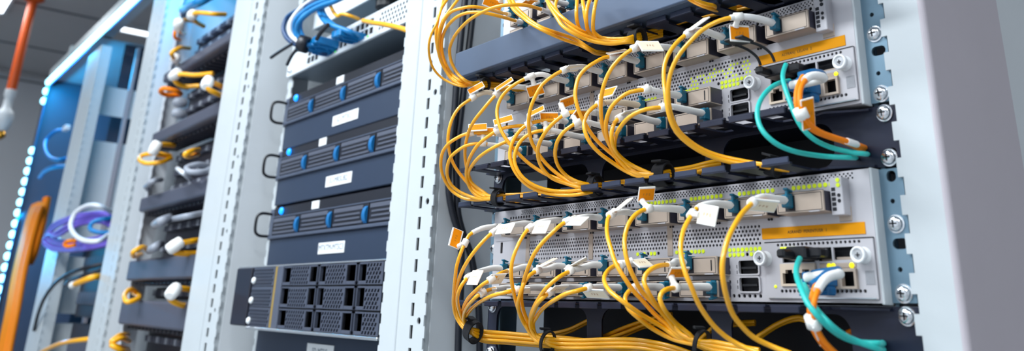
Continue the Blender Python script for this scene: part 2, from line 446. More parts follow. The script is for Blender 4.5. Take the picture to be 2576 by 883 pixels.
def router(z0, label, lit, strip, tilt):
    t = Thing('network_router', label, 'router', (222, 0, z0), 'rack mounted routers with yellow fibre cables')
    holes = []; hb = MB()
    def hole(x, z, r=1.12, n=8): holes.append(circ(x, z, r, n, math.pi / 8))
    green = MB()
    def lamp(x, z, r=1.5, m='led_green', y=-9.2): green.cyl((x, y, z), (x, y - 2.0, z), r, m, 10)
    # main grille: five staggered rows and the two rows of lamps under it
    for j, z in enumerate((54.3, 51.2, 48.1, 45., 41.9)):
        k = 0
        while True:
            x = 126.3 - k * 3.5 - (1.75 if j % 2 else 0)
            if x < -164: break
            lk = lit == 2 and x > 60 and random.random() < .33 + (x - 60) / 160 and j > 0
            if lk: lamp(x, z0 + z, 1.2, y=-8.6)
            hole(x, z0 + z); k += 1
    for j, (z, xs) in enumerate(((37.8, [126 - 4.1 * k for k in range(9)] + [70 - 4.1 * k for k in range(8)] + [20 - 4.1 * k for k in range(7)]), (34.1, [126 - 4.1 * k for k in range(8)]))):
        for x in xs:
            hole(x, z0 + z, 1.5)
            if random.random() < .8: lamp(x, z0 + z, 1.6)
    for k in range(30):
        hole(-30 - 4.2 * k, z0 + 37.8, 1.1)
    # fine grille along the top edge and module status lamps
    for j, z in enumerate((86., 84.4, 82.8)):
        k = 0
        while True:
            x = 209 - k * 3.3 - (1.65 if j % 2 else 0)
            if x < -175: break
            hole(x, z0 + z, .85, 6); k += 1
    for c in range(8):
        for k in range(8):
            x = 191.5 - 50.4 * c - 4.5 * k; hole(x, z0 + 79.9, 1.5)
            if lit == 1 and c < 4: lamp(x, z0 + 79.9, 1.65)
    sq = MB().box(195.6, 205.6, -19, -9.5, z0 + 57, z0 + 83, 'chassis_metal', .5)
    for z in (80.8, 77.4): sq.cyl((202.6, -18.8, z0 + z), (202.6, -19.5, z0 + z), 1.5, 'led_green' if lit == 1 else 'slot_dark', 10)
    for z in (70.4, 66.6): sq.cyl((202.6, -18.8, z0 + z), (202.6, -19.3, z0 + z), 1.3, 'slot_dark', 10)
    for k in range(5): sq.box(197, 200, -19.3, -18.8, z0 + 60 + 3.4 * k, z0 + 62.4 + 3.4 * k, 'slot_dark')
    t.part('card_edge', sq)
    for k in range(16): hole(-110 - 5 * k if k < 9 else 124 - 5 * (k - 9), z0 + 4, 1.5)
    # openings for the three rows of modules
    holes.append(rect(-196, 185, z0 + 60.2, z0 + 77.)); holes.append(rect(-196, 87., z0 + 19, z0 + 33.)); holes.append(rect(-196, 87., z0 + 2.4, z0 + 16.))
    holes.append(rect(-209.5, -205.5, z0 + 45, z0 + 56))
    for z in (19.5, 7.): holes.append(rrect(105.8, 124.5, z0 + z, z0 + z + 10.4, 1.6))
    holes.append(rect(131.5, 221, z0 + 2.2, z0 + 41.8))
    for k in range(4):
        for z in (9, 13, 20, 24): holes.append(rect(95 + 2.6 * k, 96.8 + 2.6 * k, z0 + z, z0 + z + 2.4)) if k in (0, 3) else None
    fp = MB().plate(rect(-222, 222, z0, z0 + 88), holes, 1.4, XZ(-10), 'chassis_metal')
    t.part('face_plate', fp)
    t.part('body', MB().box(-220, 220, 26, 440, z0 + .5, z0 + 87.5, 'chassis_metal').box(-222, -220, -9.3, 440, z0, z0 + 88, 'chassis_metal').box(220, 222, -9.3, 440, z0, z0 + 88, 'chassis_metal')
           .box(-220, 220, -9.3, 26, z0 + 86.8, z0 + 88, 'chassis_metal').box(-220, 220, -9.3, 26, z0, z0 + 1., 'chassis_metal'))
    t.part('dark_backing', MB().box(-219, 219, 6, 8, z0 + 1.5, z0 + 86, 'hole_dark')  # dark sheets painted as the shade behind the holes
           .box(-168, 130, -5.6, -4.6, z0 + 35, z0 + 56, 'hole_dark').box(-178, 212, -5.6, -4.6, z0 + 79, z0 + 86.5, 'hole_dark'), label='dark sheet for the shade behind the holes')
    t.part('corner_strip', MB().box(221.4, 223.6, -10.4, .5, z0 - 1, z0 + 88.5, 'white_paint', .5), label='pale corner edge')
    if green.v: tag(t.part('status_lights', green, label='tiny yellow-green lamps behind the holes'), kind='stuff')
    # flat reinforcing ribs pressed into the face, seams and small screws
    rb = MB()
    rb.box(-218, 124, -11.2, -10.6, z0 + 57.2, z0 + 57.9, 'chassis_metal')
    for x in (-165, -69, 31): rb.box(x, x + 6, -11.3, -10.5, z0 + 35, z0 + 60, 'cage_metal', .3)
    rb.box(196, 206, -11.3, -10.5, z0 + 53.5, z0 + 63.5, 'cage_metal', .3)
    for c in range(1, 8):
        for dx in (4.0, 6.6): rb.cyl((182.5 - 50.4 * c + dx, -10.4, z0 + 58.6), (182.5 - 50.4 * c + dx, -11.6, z0 + 58.6), .9, 'slot_dark', 8)
    t.part('face_ribs', rb)
    # plug-in optical modules
    for row, (za, zb, cols) in enumerate(((59.4, 74.4, range(8)), (18.6, 32.6, range(2, 8)), (1.9, 14.6, range(2, 8)))):
        for c in cols:
            e = E_[c]; x0 = e - 40.2; pc = e - 27.9 if row < 2 else e - 3.8 - 7; zc = (za + zb) / 2 + (0 if row < 2 else .4)
            fr = MB(); y = YM
            fr.box(x0 + .2, e - .2, y, y + 2, z0 + za + .2, z0 + zb - .2, 'cage_metal', .5); fr.box(x0 + .5, e - .5, y + 1.6, 20, z0 + za + .9, z0 + zb - .5, 'module_side_shaded'); fr.box(x0 + .4, e - .4, y + 1, 20, z0 + za + .2, z0 + za + .9, 'cage_metal')
            for bx in (rect(x0 + 1.6, e - 1.6, za + 1.3, za + 1.7), rect(x0 + 1.6, e - 1.6, zb - 1.7, zb - 1.3), rect(x0 + 1.5, x0 + 1.9, za + 1.5, zb - 1.5), rect(e - 1.9, e - 1.5, za + 1.5, zb - 1.5)):
                fr.box(bx[0][0], bx[1][0], y - .12, y + .4, z0 + bx[0][1], z0 + bx[2][1], 'slot_dark')
            fr.box(pc - 4.2, pc + 4.2, y - .2, y + 1.2, z0 + zc - 5.6, z0 + zc + 5.2, 'slot_dark')
            if row == 1: fr.box(e - 6.2, e - 5.2, y - .25, y + 1, z0 + za + 3, z0 + zb - 3, 'slot_dark')
            fr.box(e - 12, e - 3.5, y - .9, y + .4, z0 + za + .2, z0 + za + 1., 'chassis_metal')
            t.part('transceiver_module', fr)
    # control card on the right
    ch = [circ(143.8 + 3.5 * k, z0 + 39.6, 1.15, 8) for k in range(20)] + [circ(144.9 + 3.5 * k, z0 + 7.4, 1.3, 8) for k in range(20)]
    ch += [rect(147, 174.4, z0 + 27, z0 + 36.8), rect(177.4, 188.4, z0 + 27.4, z0 + 36.6), rect(189.8, 207.4, z0 + 27.8, z0 + 36.4),
           rect(145.4, 175.2, z0 + 10.6, z0 + 26.2), rect(178.6, 193.6, z0 + 9.6, z0 + 21.), rect(195.4, 206.4, z0 + 9.6, z0 + 21.)]
    cp = MB().plate(rect(131.8, 220.7, z0 + 2.4, z0 + 41.6), ch, 1.6, XZ(-11.6), 'chassis_metal')
    cp.box(131.8, 220.7, -12.6, -9, z0 + 41.4, z0 + 42.2, 'slot_dark')
    cp.box(133, 219, -12.6, -10, z0 + 2.4, z0 + 3.2, 'silver_trim')
    card = t.part('control_card', cp)
    t.part('port_cages', MB().box(134, 219, -5, -4, z0 + 4, z0 + 41, 'slot_dark').box(189.8, 207.4, -9, -5, z0 + 27.8, z0 + 30, 'cage_metal').box(177.8, 188, -9, -5, z0 + 27.8, z0 + 29, 'cage_metal'), card, label='dark empty port openings')
    jk = MB().plate(rect(145.5, 175.1, z0 + 10.7, z0 + 26.1), [[(x, z0 + 12.4), (x + 11, z0 + 12.4), (x + 11, z0 + 19.6), (x + 8.4, z0 + 19.6), (x + 8.4, z0 + 22), (x + 2.6, z0 + 22), (x + 2.6, z0 + 19.6), (x, z0 + 19.6)] for x in (147.5, 161.8)], 3, XZ(-12.6), 'jack_beige')
    t.part('network_jacks', jk, card, label='beige double network jack')
    cg = MB()
    for x0_, x1_ in ((178.6, 193.6), (195.4, 206.4)):
        cg.plate(rect(x0_ - .8, x1_ + .8, z0 + 8.8, z0 + 22), [rect(x0_ + .8, x1_ - .8, z0 + 10.4, z0 + 20)], 4, XZ(-13), 'cage_metal')
    cg.box(178, 207, -12.9, -11, z0 + 22.4, z0 + 25.8, 'cage_metal', .4)
    t.part('fibre_cages', cg, card)
    lm = MB()
    for x, z in ((186, 24), (189.3, 24), (203.6, 24)): lm.lathe((x, -12.4, z0 + z), (0, -1, 0), [(1.9, 0), (1.9, .8), (1.2, 1.3), (.2, 1.4)], 'led_yellow', 12)
    for k in range(4): lm.box(146 + 3.4 * k, 148.6 + 3.4 * k, -13, -12, z0 + 37., z0 + 38., 'led_lime')
    lm.lathe((139.6, -12.4, z0 + 10.6), (0, -1, 0), [(1.1, 0), (1.1, .6), (.2, .9)], 'led_lime', 10)
    if lit == 1: t.part('port_lights', lm, card, label='bright yellow port lamps')
    else:
        l2 = MB().lathe((205.3, -12.4, z0 + 24), (0, -1, 0), [(1.7, 0), (1.7, .8), (.2, 1.3)], 'led_yellow', 12); t.part('port_lights', l2, card, label='bright yellow port lamp')
    t.part('rating_sticker', MB().box(212.9, 219.6, -12.7, -12.2, z0 + 11.6, z0 + 20.4, 'sticker_grey'), card, label='small grey sticker')
    for x, z in ((213.2, 30.2), (132.2, 30.2)):
        cs = MB().lathe((x, -12, z0 + z), (0, -1, 0), [(5.6, 0), (5.6, 1), (4.4, 2), (4.4, 5.4), (5.5, 5.8), (5.5, 8.), (5.2, 8.6), (4.1, 8.6), (3.9, 7.6)], 'captive_white', 26)
        cs.lathe((x, -19., z0 + z), (0, -1, 0), [(3.9, 0), (3.4, .7), (.3, .9)], 'captive_core', 18)
        cs.box(x - 1.5, x + 1.5, -20.3, -19.4, z0 + z - .3, z0 + z + .3, 'slot_dark'); cs.box(x - .3, x + .3, -20.3, -19.4, z0 + z - 1.5, z0 + z + 1.5, 'slot_dark')
        t.part('captive_screw', cs, card, label='white round captive screw')
    # sockets left of the card
    sk = MB()
    for z in (19.5, 7.):
        sk.plate(rrect(104.8, 125.4, z0 + z - .9, z0 + z + 11.2, 2), [rrect(106, 124.2, z0 + z + .3, z0 + z + 10.1, 1.4)], 1.6, XZ(-11.3), 'chassis_metal'); sk.box(105, 125, -6, -5, z0 + z - 1, z0 + z + 11, 'slot_dark')
        sk.box(107, 121, -10, -5, z0 + z + 4, z0 + z + 5.6, 'black_plastic')
    t.part('sockets', sk)
    # yellow name strip
    x0, x1 = strip[1]
    st = MB().box(x0, x1, -11.2, -10.6, z0 + 44.4, z0 + 52.4, 'strip_yellow')
    if strip[2]: st.text(strip[0], 3.1, (strip[2], -11.2, z0 + 48.4), (1, 0, 0), (0, 0, 1), 'print_dark', .15)
    t.part('name_strip', st, label='yellow printed name strip')
    for s in (1, -1): t.part('mounting_ear', ear(s, z0), label='bare steel mounting ear')
    for z in (6.35, 50.8):
        for s in (1, -1): t.part('mounting_screw', cross_screw(232.5 * s, z0 + z, -1.2), label='shiny crosshead screw')
    t.o.rotation_euler = (0, tilt, 0)
    return t
ZA, ZBR, ZC = 134.3, 0., 268.6
TILT = 0.
router(ZBR, 'lower grey router with yellow strip and lit yellow port lamps', 1, ('ASRAND  PERENTUSR  1', (129, 215.2), 169), 0)
router(ZA, 'upper grey router with yellow strip and black plug bail over it', 2, ('ASTRAN)  LELANI  2', (135.6, 214.2), 172), TILT)
router(ZC, 'router partly cut off at the top edge above the grey cover', 0, ('', (135.6, 214.2), 0), TILT)

# ------------------------------------------------------------------ horizontal cable managers
def comb(mb, z, up, m='manager_metal', depth=50., lip='manager_lip'):
    """plate with T shaped fingers that carries the cables; up: fold of the finger tips"""
    out = [(-241, 0), (222, 0)]; pitch = 28.4
    pts = [(222, -3), (194, -16)]
    xs = [174.5 - pitch * k for k in range(15)]
    for xc in xs:
        pts += [(xc + 9.5, -12), (xc + 7, -18), (xc + 7, -depth + 8), (xc + 12.2, -depth + 3), (xc + 12.2, -depth), (xc - 12.2, -depth), (xc - 12.2, -depth + 3), (xc - 7, -depth + 8), (xc - 7, -18), (xc - 9.5, -12)]
    pts += [(-241, -12)]
    mb.plate(out + pts, [], 1.6, lambda a, b, c: (a, b, z + c), m)
    for xc in xs: mb.box(xc - 11.4, xc + 11.4, -depth - .6, -depth + 1., *sorted((z, z + up * 4.5)), lip, .5)
def manager(z0, z1, label, cover=False, screws=True):
    t = Thing('cable_manager', label, 'cable manager', (0, 0, z0), 'horizontal cable managers between the routers')
    ov = [rrect(-226, -83, z0 + 5, z1 - 6, 12, 6), rrect(-63, 66, z0 + 5, z1 - 6, 12, 6), rrect(86, 190, z0 + 5, z1 - 6, 12, 6)]
    bp = MB().plate(rect(-241, 241, z0 + .5, z1 - .5), ov + [rrect(229, 238, z0 + 6, z0 + 13, 3)], 1.8, XZ(1.), 'manager_metal')
    bp.box(-241, 241, 2, 60, z1 - 2, z1 - .6, 'manager_metal').box(-241, 241, 2, 60, z0 + .6, z0 + 2, 'manager_metal').box(-222, 222, 60, 62, z0, z1, 'slot_dark')  # dark sheet at the rear stands in for the shaded cabinet inside
    t.part('back_plate', bp)
    c = MB(); comb(c, z1 - 2.6, -1, lip='manager_metal'); t.part('upper_fingers', c, label='row of dark cable fingers with grey tips')
    c = MB(); comb(c, z0 + 1.6, 1); t.part('lower_fingers', c, label='row of dark cable fingers with grey tips')
    if screws:
        for z in (z1 - 6.35, z0 + 6.35):
            for s in (1, -1): t.part('mounting_screw', cross_screw(232.5 * s, z, -.2), label='shiny crosshead screw')
    if cover:
        P = [(-49, z1 - 4.5), (-58, z1 - 4.5), (-62, z1 - 7), (-62, z0 + 7.2), (-60, z0 + 6), (-24, z0 + 6), (-24, z0 + 7.4), (-59, z0 + 7.6), (-60.4, z0 + 8.6), (-60.4, z1 - 8), (-57, z1 - 6), (-49, z1 - 6)]
        n = len(P); V = [(x, y, z) for x in (-241, 241) for y, z in P]
        t.part('front_cover', MB().add(V, [(k, (k + 1) % n, n + (k + 1) % n, n + k) for k in range(n)] + [tuple(range(n))[::-1], tuple(range(n, 2 * n))], 'cover_metal'), label='smooth grey front cover', bevel=.8)
    return t
manager(89.2, 133.2, 'open dark cable manager between the upper and the lower router')
manager(-58.5, -1.2, 'open dark cable manager under the lower router')
manager(223.4, 266.4, 'cable manager closed with a smooth grey front cover', cover=True)
# ------------------------------------------------------------------ yellow fibre patch cables
ORD = ['first', 'second', 'third', 'fourth', 'fifth', 'sixth', 'seventh', 'eighth']
def ymix(t, y0, yp, ye, tp=.42):
    if t < tp: k = t / tp; k = 1 - (1 - k) ** 2; return y0 + (yp - y0) * k
    k = (t - tp) / (1 - tp); k = k * k * (3 - 2 * k); return yp + (ye - yp) * k
def px_path(pts, y0, yp, ye, tail=(), tp=.42):
    d = [0.]
    for a, b in zip(pts, pts[1:]): d.append(d[-1] + math.hypot(b[0] - a[0], b[1] - a[1]))
    out = [at(u, v, ymix(s / max(d[-1], 1), y0, yp, ye, tp)) for (u, v), s in zip(pts, d)]
    return out + [at(*q) for q in tail]
def lc_plug(mb, x, z, y0=-21., m='lc_teal', latch=True, up=1):
    """duplex plug: two bodies side by side, latch on top, clip"""
    for dz in (-3., 3.): mb.box(x - 2.2, x + 2.2, y0 - 3, y0 + 4, z + dz - 2.2, z + dz + 2.2, m, .4)
    mb.box(x - 2.9, x + 2.9, y0 - 8, y0 - 1, z - 5., z + 4.2, m, .7)
    if latch:
        mb.box(x - 1.1, x + 1.1, y0 - 5.5, y0 - 3., *sorted((z + up * 4., z + up * 7.6)), m, .4)
        mb.obox((x, y0 - 3., z + up * 7.6), (1, 0, 0), (0, 1, -.25 * up), (0, .25 * up, 1), 1.9, 3.4, .7, m, .3)
def solve_rect(p, Y0, La=17., Lb=13.):
    """p = three corners in the photo (corner, along a, along b); gives a real flat rectangle near depth Y0"""
    c = at(*p[0], Y0)
    def cand(q, L):
        d = ray(*q); w = CAM - c
        a, b, cc = d @ d, 2 * d @ w, w @ w - L * L
        disc = b * b - 4 * a * cc
        if disc < 0: return [CAM + d * (-b / (2 * a))]
        r = math.sqrt(disc); return [CAM + d * ((-b - r) / (2 * a)), CAM + d * ((-b + r) / (2 * a))]
    best = None
    for A in cand(p[1], La):
        for B in cand(p[2], Lb):
            k = abs(nrm(A - c) @ nrm(B - c))
            if best is None or k < best[0]: best = (k, A, B)
    a = best[1] - c; b = best[2] - c
    ua = nrm(a); b = b - ua * (b @ ua); ub = nrm(b)
    la, lb = np.linalg.norm(a), np.linalg.norm(best[2] - c)
    return c + a / 2 + ub * lb / 2, ua, ub, la / 2, lb / 2
def label_flag(t, fl, P, parent=None):
    """fl = (kind, corners px, clip px or None); plate with its paper painted lit and pale on one side, shaded orange on the other, and its clip"""
    kind, pts, clip = fl[:3]
    La, Lb = fl[3] if len(fl) > 3 else (17., 13.)
    PP = np.array(P)
    def near(u, v):
        D = ((PP - CAM) @ R); uv = np.stack([CX + F * D[:, 0] / D[:, 1], CY - F * D[:, 2] / D[:, 1]], 1)
        return int(np.argmin(((uv - np.array([u, v])) ** 2).sum(1)))
    cl = clip or pts[0]
    i = near(*cl); Y0 = P[i][1] + (fl[4] if len(fl) > 4 else -2.)
    C, a, b, ha, hb = solve_rect(pts, Y0, La, Lb)
    n = nrm(np.cross(a, b)); view = nrm(CAM - C)
    if n @ view < 0: n = -n
    mb = MB(); mb.obox(C, a, b, n, ha, hb, .55, 'tag_white', .3)
    # stem and the clip round the cable
    tan = nrm(P[min(i + 2, len(P) - 1)] - P[max(i - 2, 0)])
    mb.tube([P[i] - tan * 3.4, P[i] - tan * 3.2, P[i] + tan * 3.2, P[i] + tan * 3.4], [2.4, 3.3, 3.3, 2.4], 'tag_white', 12)
    tgt = C + a * np.clip((P[i] - C) @ a, -ha * .8, ha * .8) + b * np.clip((P[i] - C) @ b, -hb * .8, hb * .8)
    if np.linalg.norm(tgt - P[i]) > 1.5: mb.tube([P[i], P[i] * .5 + tgt * .5, tgt], [3., 2.2, 2.6], 'tag_white', 8)
    ob = t.part('label_flag', mb, parent, label='white label flag clipped on the cable' if kind == 'w' else 'label flag with its paper in shaded orange')
    # paper inlay, its lit and shaded look painted on opposite sides
    inl = MB()
    front, back = ('tag_paper_lit', 'tag_paper_shaded') if kind == 'w' else ('tag_paper_shaded', 'tag_paper_lit')
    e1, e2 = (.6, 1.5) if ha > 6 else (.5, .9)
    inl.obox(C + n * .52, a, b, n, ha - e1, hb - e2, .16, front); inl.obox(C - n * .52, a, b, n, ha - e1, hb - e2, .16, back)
    up = np.array([0, 0, 1.]); aa = a if (a @ R[:, 0]) > 0 else -a; bb = np.cross(n, aa)
    inl.text('F P E', 3.2, C + n * .7, aa, bb, 'print_brown', .02)
    t.part('label_paper', inl, ob, label='printed paper in the flag')
def fibre(label, path, flag=None, plug=None, r=1.72, up=1, boot=42., boot_mat='boot_white', group='yellow fibre patch cables', jacket='fiber_yellow', plug_mat='lc_teal', clip=None, name='fiber_patch_cable'):
    """path: 3-D control points from the plug outwards; plug: (x, z, y0) of a duplex plug in front of the path"""
    P = spline(path, 4.)
    t = Thing(name, label, 'cable', P[min(len(P) - 1, 10)], group)
    L = [0.]
    for a, b in zip(P, P[1:]): L.append(L[-1] + np.linalg.norm(b - a))
    k = 0
    if plug is not None:
        k = next((i for i, l in enumerate(L) if l > boot), len(P) // 4)
        rr = [3.05 - .75 * (L[i] / L[k]) for i in range(k + 1)]
        t.part('boot', MB().tube(P[:k + 1], rr, boot_mat, 12), label='white strain relief boot')
        pm = MB(); lc_plug(pm, *plug, m=plug_mat, up=up); t.part('connector', pm, label='teal duplex plug')
        k = max(0, k - 1)
    t.part('jacket', MB().tube(P[k:], r, jacket, 10))
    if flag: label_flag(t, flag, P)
    return t
def port_xyz(rt, row, col):
    x = 167.2 - 49.1 * col if row < 2 else 191.4 - 49. * col
    z = (68.2, 27.8, 9.2)[row]
    if rt == 'B': return x, z
    z0 = ZA if rt == 'A' else ZC
    return x + TILT * z * .3, z0 + z + TILT * (222 - x) * .6
ROWN = ('top', 'middle', 'bottom')
def cable(rt, row, col, pts, flag=None, yp=-92., ye=-40., tail=(), y0=None, tp=.42, bm='boot_white', boot=40., r=1.72):
    x, z = port_xyz(rt, row, col); yb = -25.
    if y0 is None:
        d = ray(*pts[0]); y0 = CAM[1] + d[1] * (x - CAM[0]) / d[0]; y0 = min(-58., max(-104., y0))
    yp = min(yp, y0 - 6)
    body = px_path(pts, y0, yp, ye, tail, tp)
    path = [np.array([x, yb - 7, z]), np.array([x, yb - 16, z - .1])] + body
    if path[1][1] - body[0][1] < 6: path.pop(1)
    rn = {'A': 'upper', 'B': 'lower', 'C': 'topmost'}[rt]
    n = 8 - col
    fibre('yellow fibre patch cable plugged into %s module from left, %s row of %s router' % (ORD[n - 1], ROWN[row], rn), path, flag, (x, z, yb), r, -1 if row == 2 else 1, boot, bm)
def tails(base, i, n, sv=5., su=0.):
    o = (i - (n - 1) / 2)
    return [(u + su * o, v + sv * o * k, y + (i % 2) * 4.5) for (u, v, y), k in zip(base, [.5] + [1.] * (len(base) - 1))]

# --- lower router
cable('B', 0, 0, [(1918, 496), (1900, 503), (1887, 516), (1868, 535), (1854, 556), (1832, 600), (1819, 650), (1817, 675), (1819, 702), (1828, 747), (1845, 793), (1865, 819), (1895, 848), (1943, 872), (1990, 890)],
      ('w', [(1893, 499), (1962, 506), (1886, 528)], (1893, 505), (19., 14.)), yp=-118, ye=-60)
cable('B', 0, 1, [(1790, 513), (1762, 519), (1745, 533), (1736, 547), (1720, 578), (1713, 613), (1713, 635), (1717, 660), (1726, 692), (1737, 716), (1755, 760), (1780, 800), (1808, 832), (1840, 857), (1875, 875), (1910, 888)],
      ('w', [(1762, 512), (1809, 520), (1744, 560)], (1740, 540), (15., 14.)), yp=-108, ye=-60)
BRT = [(1762, 866, -52), (1790, 872, -46), (1840, 881, -40), (1910, 893, -36)]
cable('B', 0, 2, [(1660, 524), (1640, 524), (1622, 527), (1605, 535), (1588, 552), (1576, 577), (1571, 607), (1574, 640), (1583, 672), (1597, 702), (1612, 730), (1637, 758), (1663, 784), (1690, 815), (1712, 840)],
      ('o', [(1608, 471), (1649, 469), (1608, 508)], (1628, 524), (14., 13.), -4), yp=-100, ye=-56, tail=tails(BRT, 0, 6))
cable('B', 0, 3, [(1570, 533), (1545, 536), (1532, 545), (1527, 566), (1528, 592), (1537, 626), (1549, 662), (1570, 698), (1592, 730), (1617, 757), (1645, 788), (1675, 815), (1705, 842)],
      ('w', [(1541, 533), (1578, 502), (1546, 537)], (1535, 540), (17., 12.)), yp=-100, ye=-56, tail=tails(BRT, 1, 6))
BMT = [(1372, 858, -52), (1400, 866, -42), (1460, 868, -32), (1530, 866, -24), (1610, 868, -16), (1690, 884, -8), (1750, 905, -2)]
cable('B', 0, 4, [(1470, 546), (1440, 552), (1415, 563), (1390, 585), (1365, 610), (1345, 637), (1331, 668), (1319, 702), (1312, 738), (1314, 770), (1322, 796), (1336, 826), (1352, 846)],
      ('w', [(1445, 546), (1483, 546), (1421, 567)], (1426, 557), (17., 13.)), yp=-98, ye=-54, tail=tails(BMT, 0, 6))
cable('B', 0, 5, [(1378, 556), (1350, 562), (1325, 581), (1303, 617), (1288, 660), (1286, 690), (1289, 720), (1297, 755), (1307, 786), (1320, 814), (1338, 845), (1356, 862)],
      ('w', [(1352, 556), (1387, 555), (1326, 584)], (1332, 570), (17., 13.)), yp=-98, ye=-54, tail=tails(BMT, 5, 6))
BLT = [(1189, 834, -52), (1212, 845, -40), (1270, 850, -30), (1340, 856, -24), (1420, 862, -18), (1500, 872, -14), (1600, 884, -8), (1680, 905, -4)]
cable('B', 0, 6, [(1290, 566), (1262, 573), (1232, 591), (1209, 614), (1190, 637), (1172, 664), (1157, 696), (1148, 726), (1145, 752), (1148, 783), (1158, 808), (1172, 824)],
      ('w', [(1257, 566), (1297, 562), (1238, 590)], (1240, 580), (17., 13.)), yp=-98, ye=-54, tail=tails(BLT, 0, 6))
cable('B', 0, 7, [(1242, 571), (1218, 573), (1197, 581), (1180, 592), (1170, 611), (1159, 637), (1150, 665), (1145, 700), (1142, 733), (1141, 768), (1147, 796), (1158, 815), (1170, 829)],
      ('o', [(1139, 571), (1127, 617), (1166, 583)], (1169, 608), (19., 12.), -4), yp=-96, ye=-54, tail=tails(BLT, 5, 6), boot=62)
cable('B', 1, 2, [(1690, 665), (1660, 668), (1640, 676), (1625, 690), (1620, 708), (1627, 727), (1641, 752), (1658, 777), (1680, 804), (1702, 834)], None, yp=-100, ye=-56, tail=tails(BRT, 2, 6), y0=-62)
cable('B', 1, 3, [(1575, 664), (1548, 668), (1530, 680), (1520, 697), (1522, 713), (1533, 731), (1555, 750), (1580, 768), (1610, 789), (1640, 807), (1668, 824), (1700, 846)],
      ('w', [(1585, 653), (1622, 650), (1602, 674)], (1560, 666), (16., 12.), 6), yp=-104, ye=-56, tail=tails(BRT, 5, 6))
cable('B', 1, 4, [(1460, 675), (1440, 679), (1428, 685), (1402, 700), (1377, 722), (1357, 749), (1342, 776), (1334, 803), (1337, 830), (1352, 852)],
      ('w', [(1418, 677), (1475, 646), (1424, 682)], (1430, 680), (19., 12.)), yp=-96, ye=-54, tail=tails(BMT, 1, 6))
cable('B', 1, 5, [(1375, 678), (1352, 681), (1333, 692), (1321, 708), (1313, 726), (1306, 748), (1303, 770), (1309, 794), (1322, 820), (1345, 850)],
      ('w', [(1350, 672), (1390, 651), (1354, 676)], (1350, 680), (17., 12.)), yp=-88, ye=-54, tail=tails(BMT, 4, 6))
cable('B', 1, 6, [(1290, 680), (1262, 686), (1236, 702), (1218, 713), (1195, 733), (1176, 754), (1165, 780), (1166, 803), (1175, 820)],
      ('w', [(1236, 690), (1275, 688), (1222, 716)], (1234, 702), (18., 13.)), yp=-98, ye=-54, tail=tails(BLT, 1, 6))
cable('B', 1, 7, [(1215, 680), (1190, 689), (1172, 703), (1161, 718), (1153, 737), (1151, 757), (1156, 782), (1164, 803), (1175, 819)],
      ('w', [(1190, 680), (1217, 680), (1166, 714)], (1175, 698), (16., 13.)), yp=-98, ye=-54, tail=tails(BLT, 4, 6))
cable('B', 2, 2, [(1720, 722), (1700, 724), (1680, 727), (1666, 735), (1660, 751), (1668, 773), (1686, 798), (1708, 820), (1733, 840)],
      ('o', [(1689, 672), (1736, 672), (1681, 699)], (1698, 723), (15., 12.), -4), yp=-96, ye=-56, tail=tails(BRT, 3, 6))
cable('B', 2, 3, [(1625, 721), (1604, 722), (1588, 728), (1575, 742), (1573, 757), (1582, 778), (1609, 802), (1642, 827), (1690, 852)],
      ('w', [(1585, 716), (1600, 716), (1587, 733)], (1592, 722), (8., 7.)), yp=-90, ye=-56, tail=tails(BRT, 4, 6))
cable('B', 2, 4, [(1510, 722), (1480, 724), (1455, 731), (1427, 738), (1398, 753), (1370, 772), (1350, 797), (1341, 818), (1347, 842)],
      ('w', [(1460, 726), (1518, 729), (1478, 748)], (1482, 724), (22., 12.)), yp=-96, ye=-54, tail=tails(BMT, 2, 6))
cable('B', 2, 5, [(1420, 722), (1398, 728), (1375, 741), (1357, 758), (1344, 782), (1337, 810), (1343, 838)],
      ('w', [(1397, 719), (1432, 717), (1378, 738)], (1384, 732), (17., 12.)), yp=-94, ye=-54, tail=tails(BMT, 3, 6))
cable('B', 2, 6, [(1330, 724), (1300, 729), (1274, 735), (1248, 741), (1219, 753), (1195, 769), (1179, 786), (1170, 804), (1174, 820)],
      ('w', [(1274, 727), (1334, 723), (1276, 742)], (1297, 727), (20., 9.)), yp=-96, ye=-54, tail=tails(BLT, 2, 6))
cable('B', 2, 7, [(1255, 726), (1225, 731), (1203, 743), (1188, 757), (1175, 773), (1167, 792), (1168, 810), (1175, 822)],
      ('w', [(1205, 729), (1251, 726), (1194, 746)], (1208, 732), (20., 11.)), yp=-94, ye=-54, tail=tails(BLT, 3, 6))

# --- upper router
cable('A', 0, 0, [(1885, 43), (1865, 42), (1849, 43), (1824, 48), (1799, 57), (1769, 74), (1740, 101), (1712, 133), (1695, 162), (1685, 192), (1681, 225), (1683, 262), (1691, 297), (1708, 330), (1733, 354), (1769, 377), (1812, 393), (1862, 404), (1900, 411), (1930, 416)],
      ('o', [(1834, 62), (1884, 65), (1838, 104)], (1859, 46), (16., 13.), -2), yp=-104, ye=-38, tail=[(1952, 420, -30), (1985, 424, -22)])
cable('A', 0, 1, [(1765, 76), (1745, 79), (1722, 90), (1700, 110), (1682, 136), (1672, 163), (1670, 196), (1673, 228), (1678, 265), (1686, 300), (1702, 333), (1730, 360), (1770, 385), (1815, 402), (1862, 412), (1915, 417)],
      ('w', [(1727, 78), (1771, 46), (1732, 82)], (1727, 84), (18., 13.)), yp=-100, ye=-40, tail=[(1948, 424, -32), (1985, 428, -24)])
ART = [(1660, 441, -46), (1690, 438, -34), (1735, 431, -24), (1778, 420, -14), (1812, 414, -4)]
cable('A', 0, 2, [(1660, 117), (1630, 116), (1597, 121), (1564, 143), (1539, 171), (1524, 200), (1516, 226), (1512, 255), (1512, 285), (1516, 318), (1525, 347), (1540, 376), (1560, 404), (1588, 427), (1618, 438)],
      ('w', [(1601, 104), (1656, 104), (1612, 129)], (1603, 117), (20., 13.)), yp=-98, ye=-50, tail=tails(ART, 0, 6, 4))
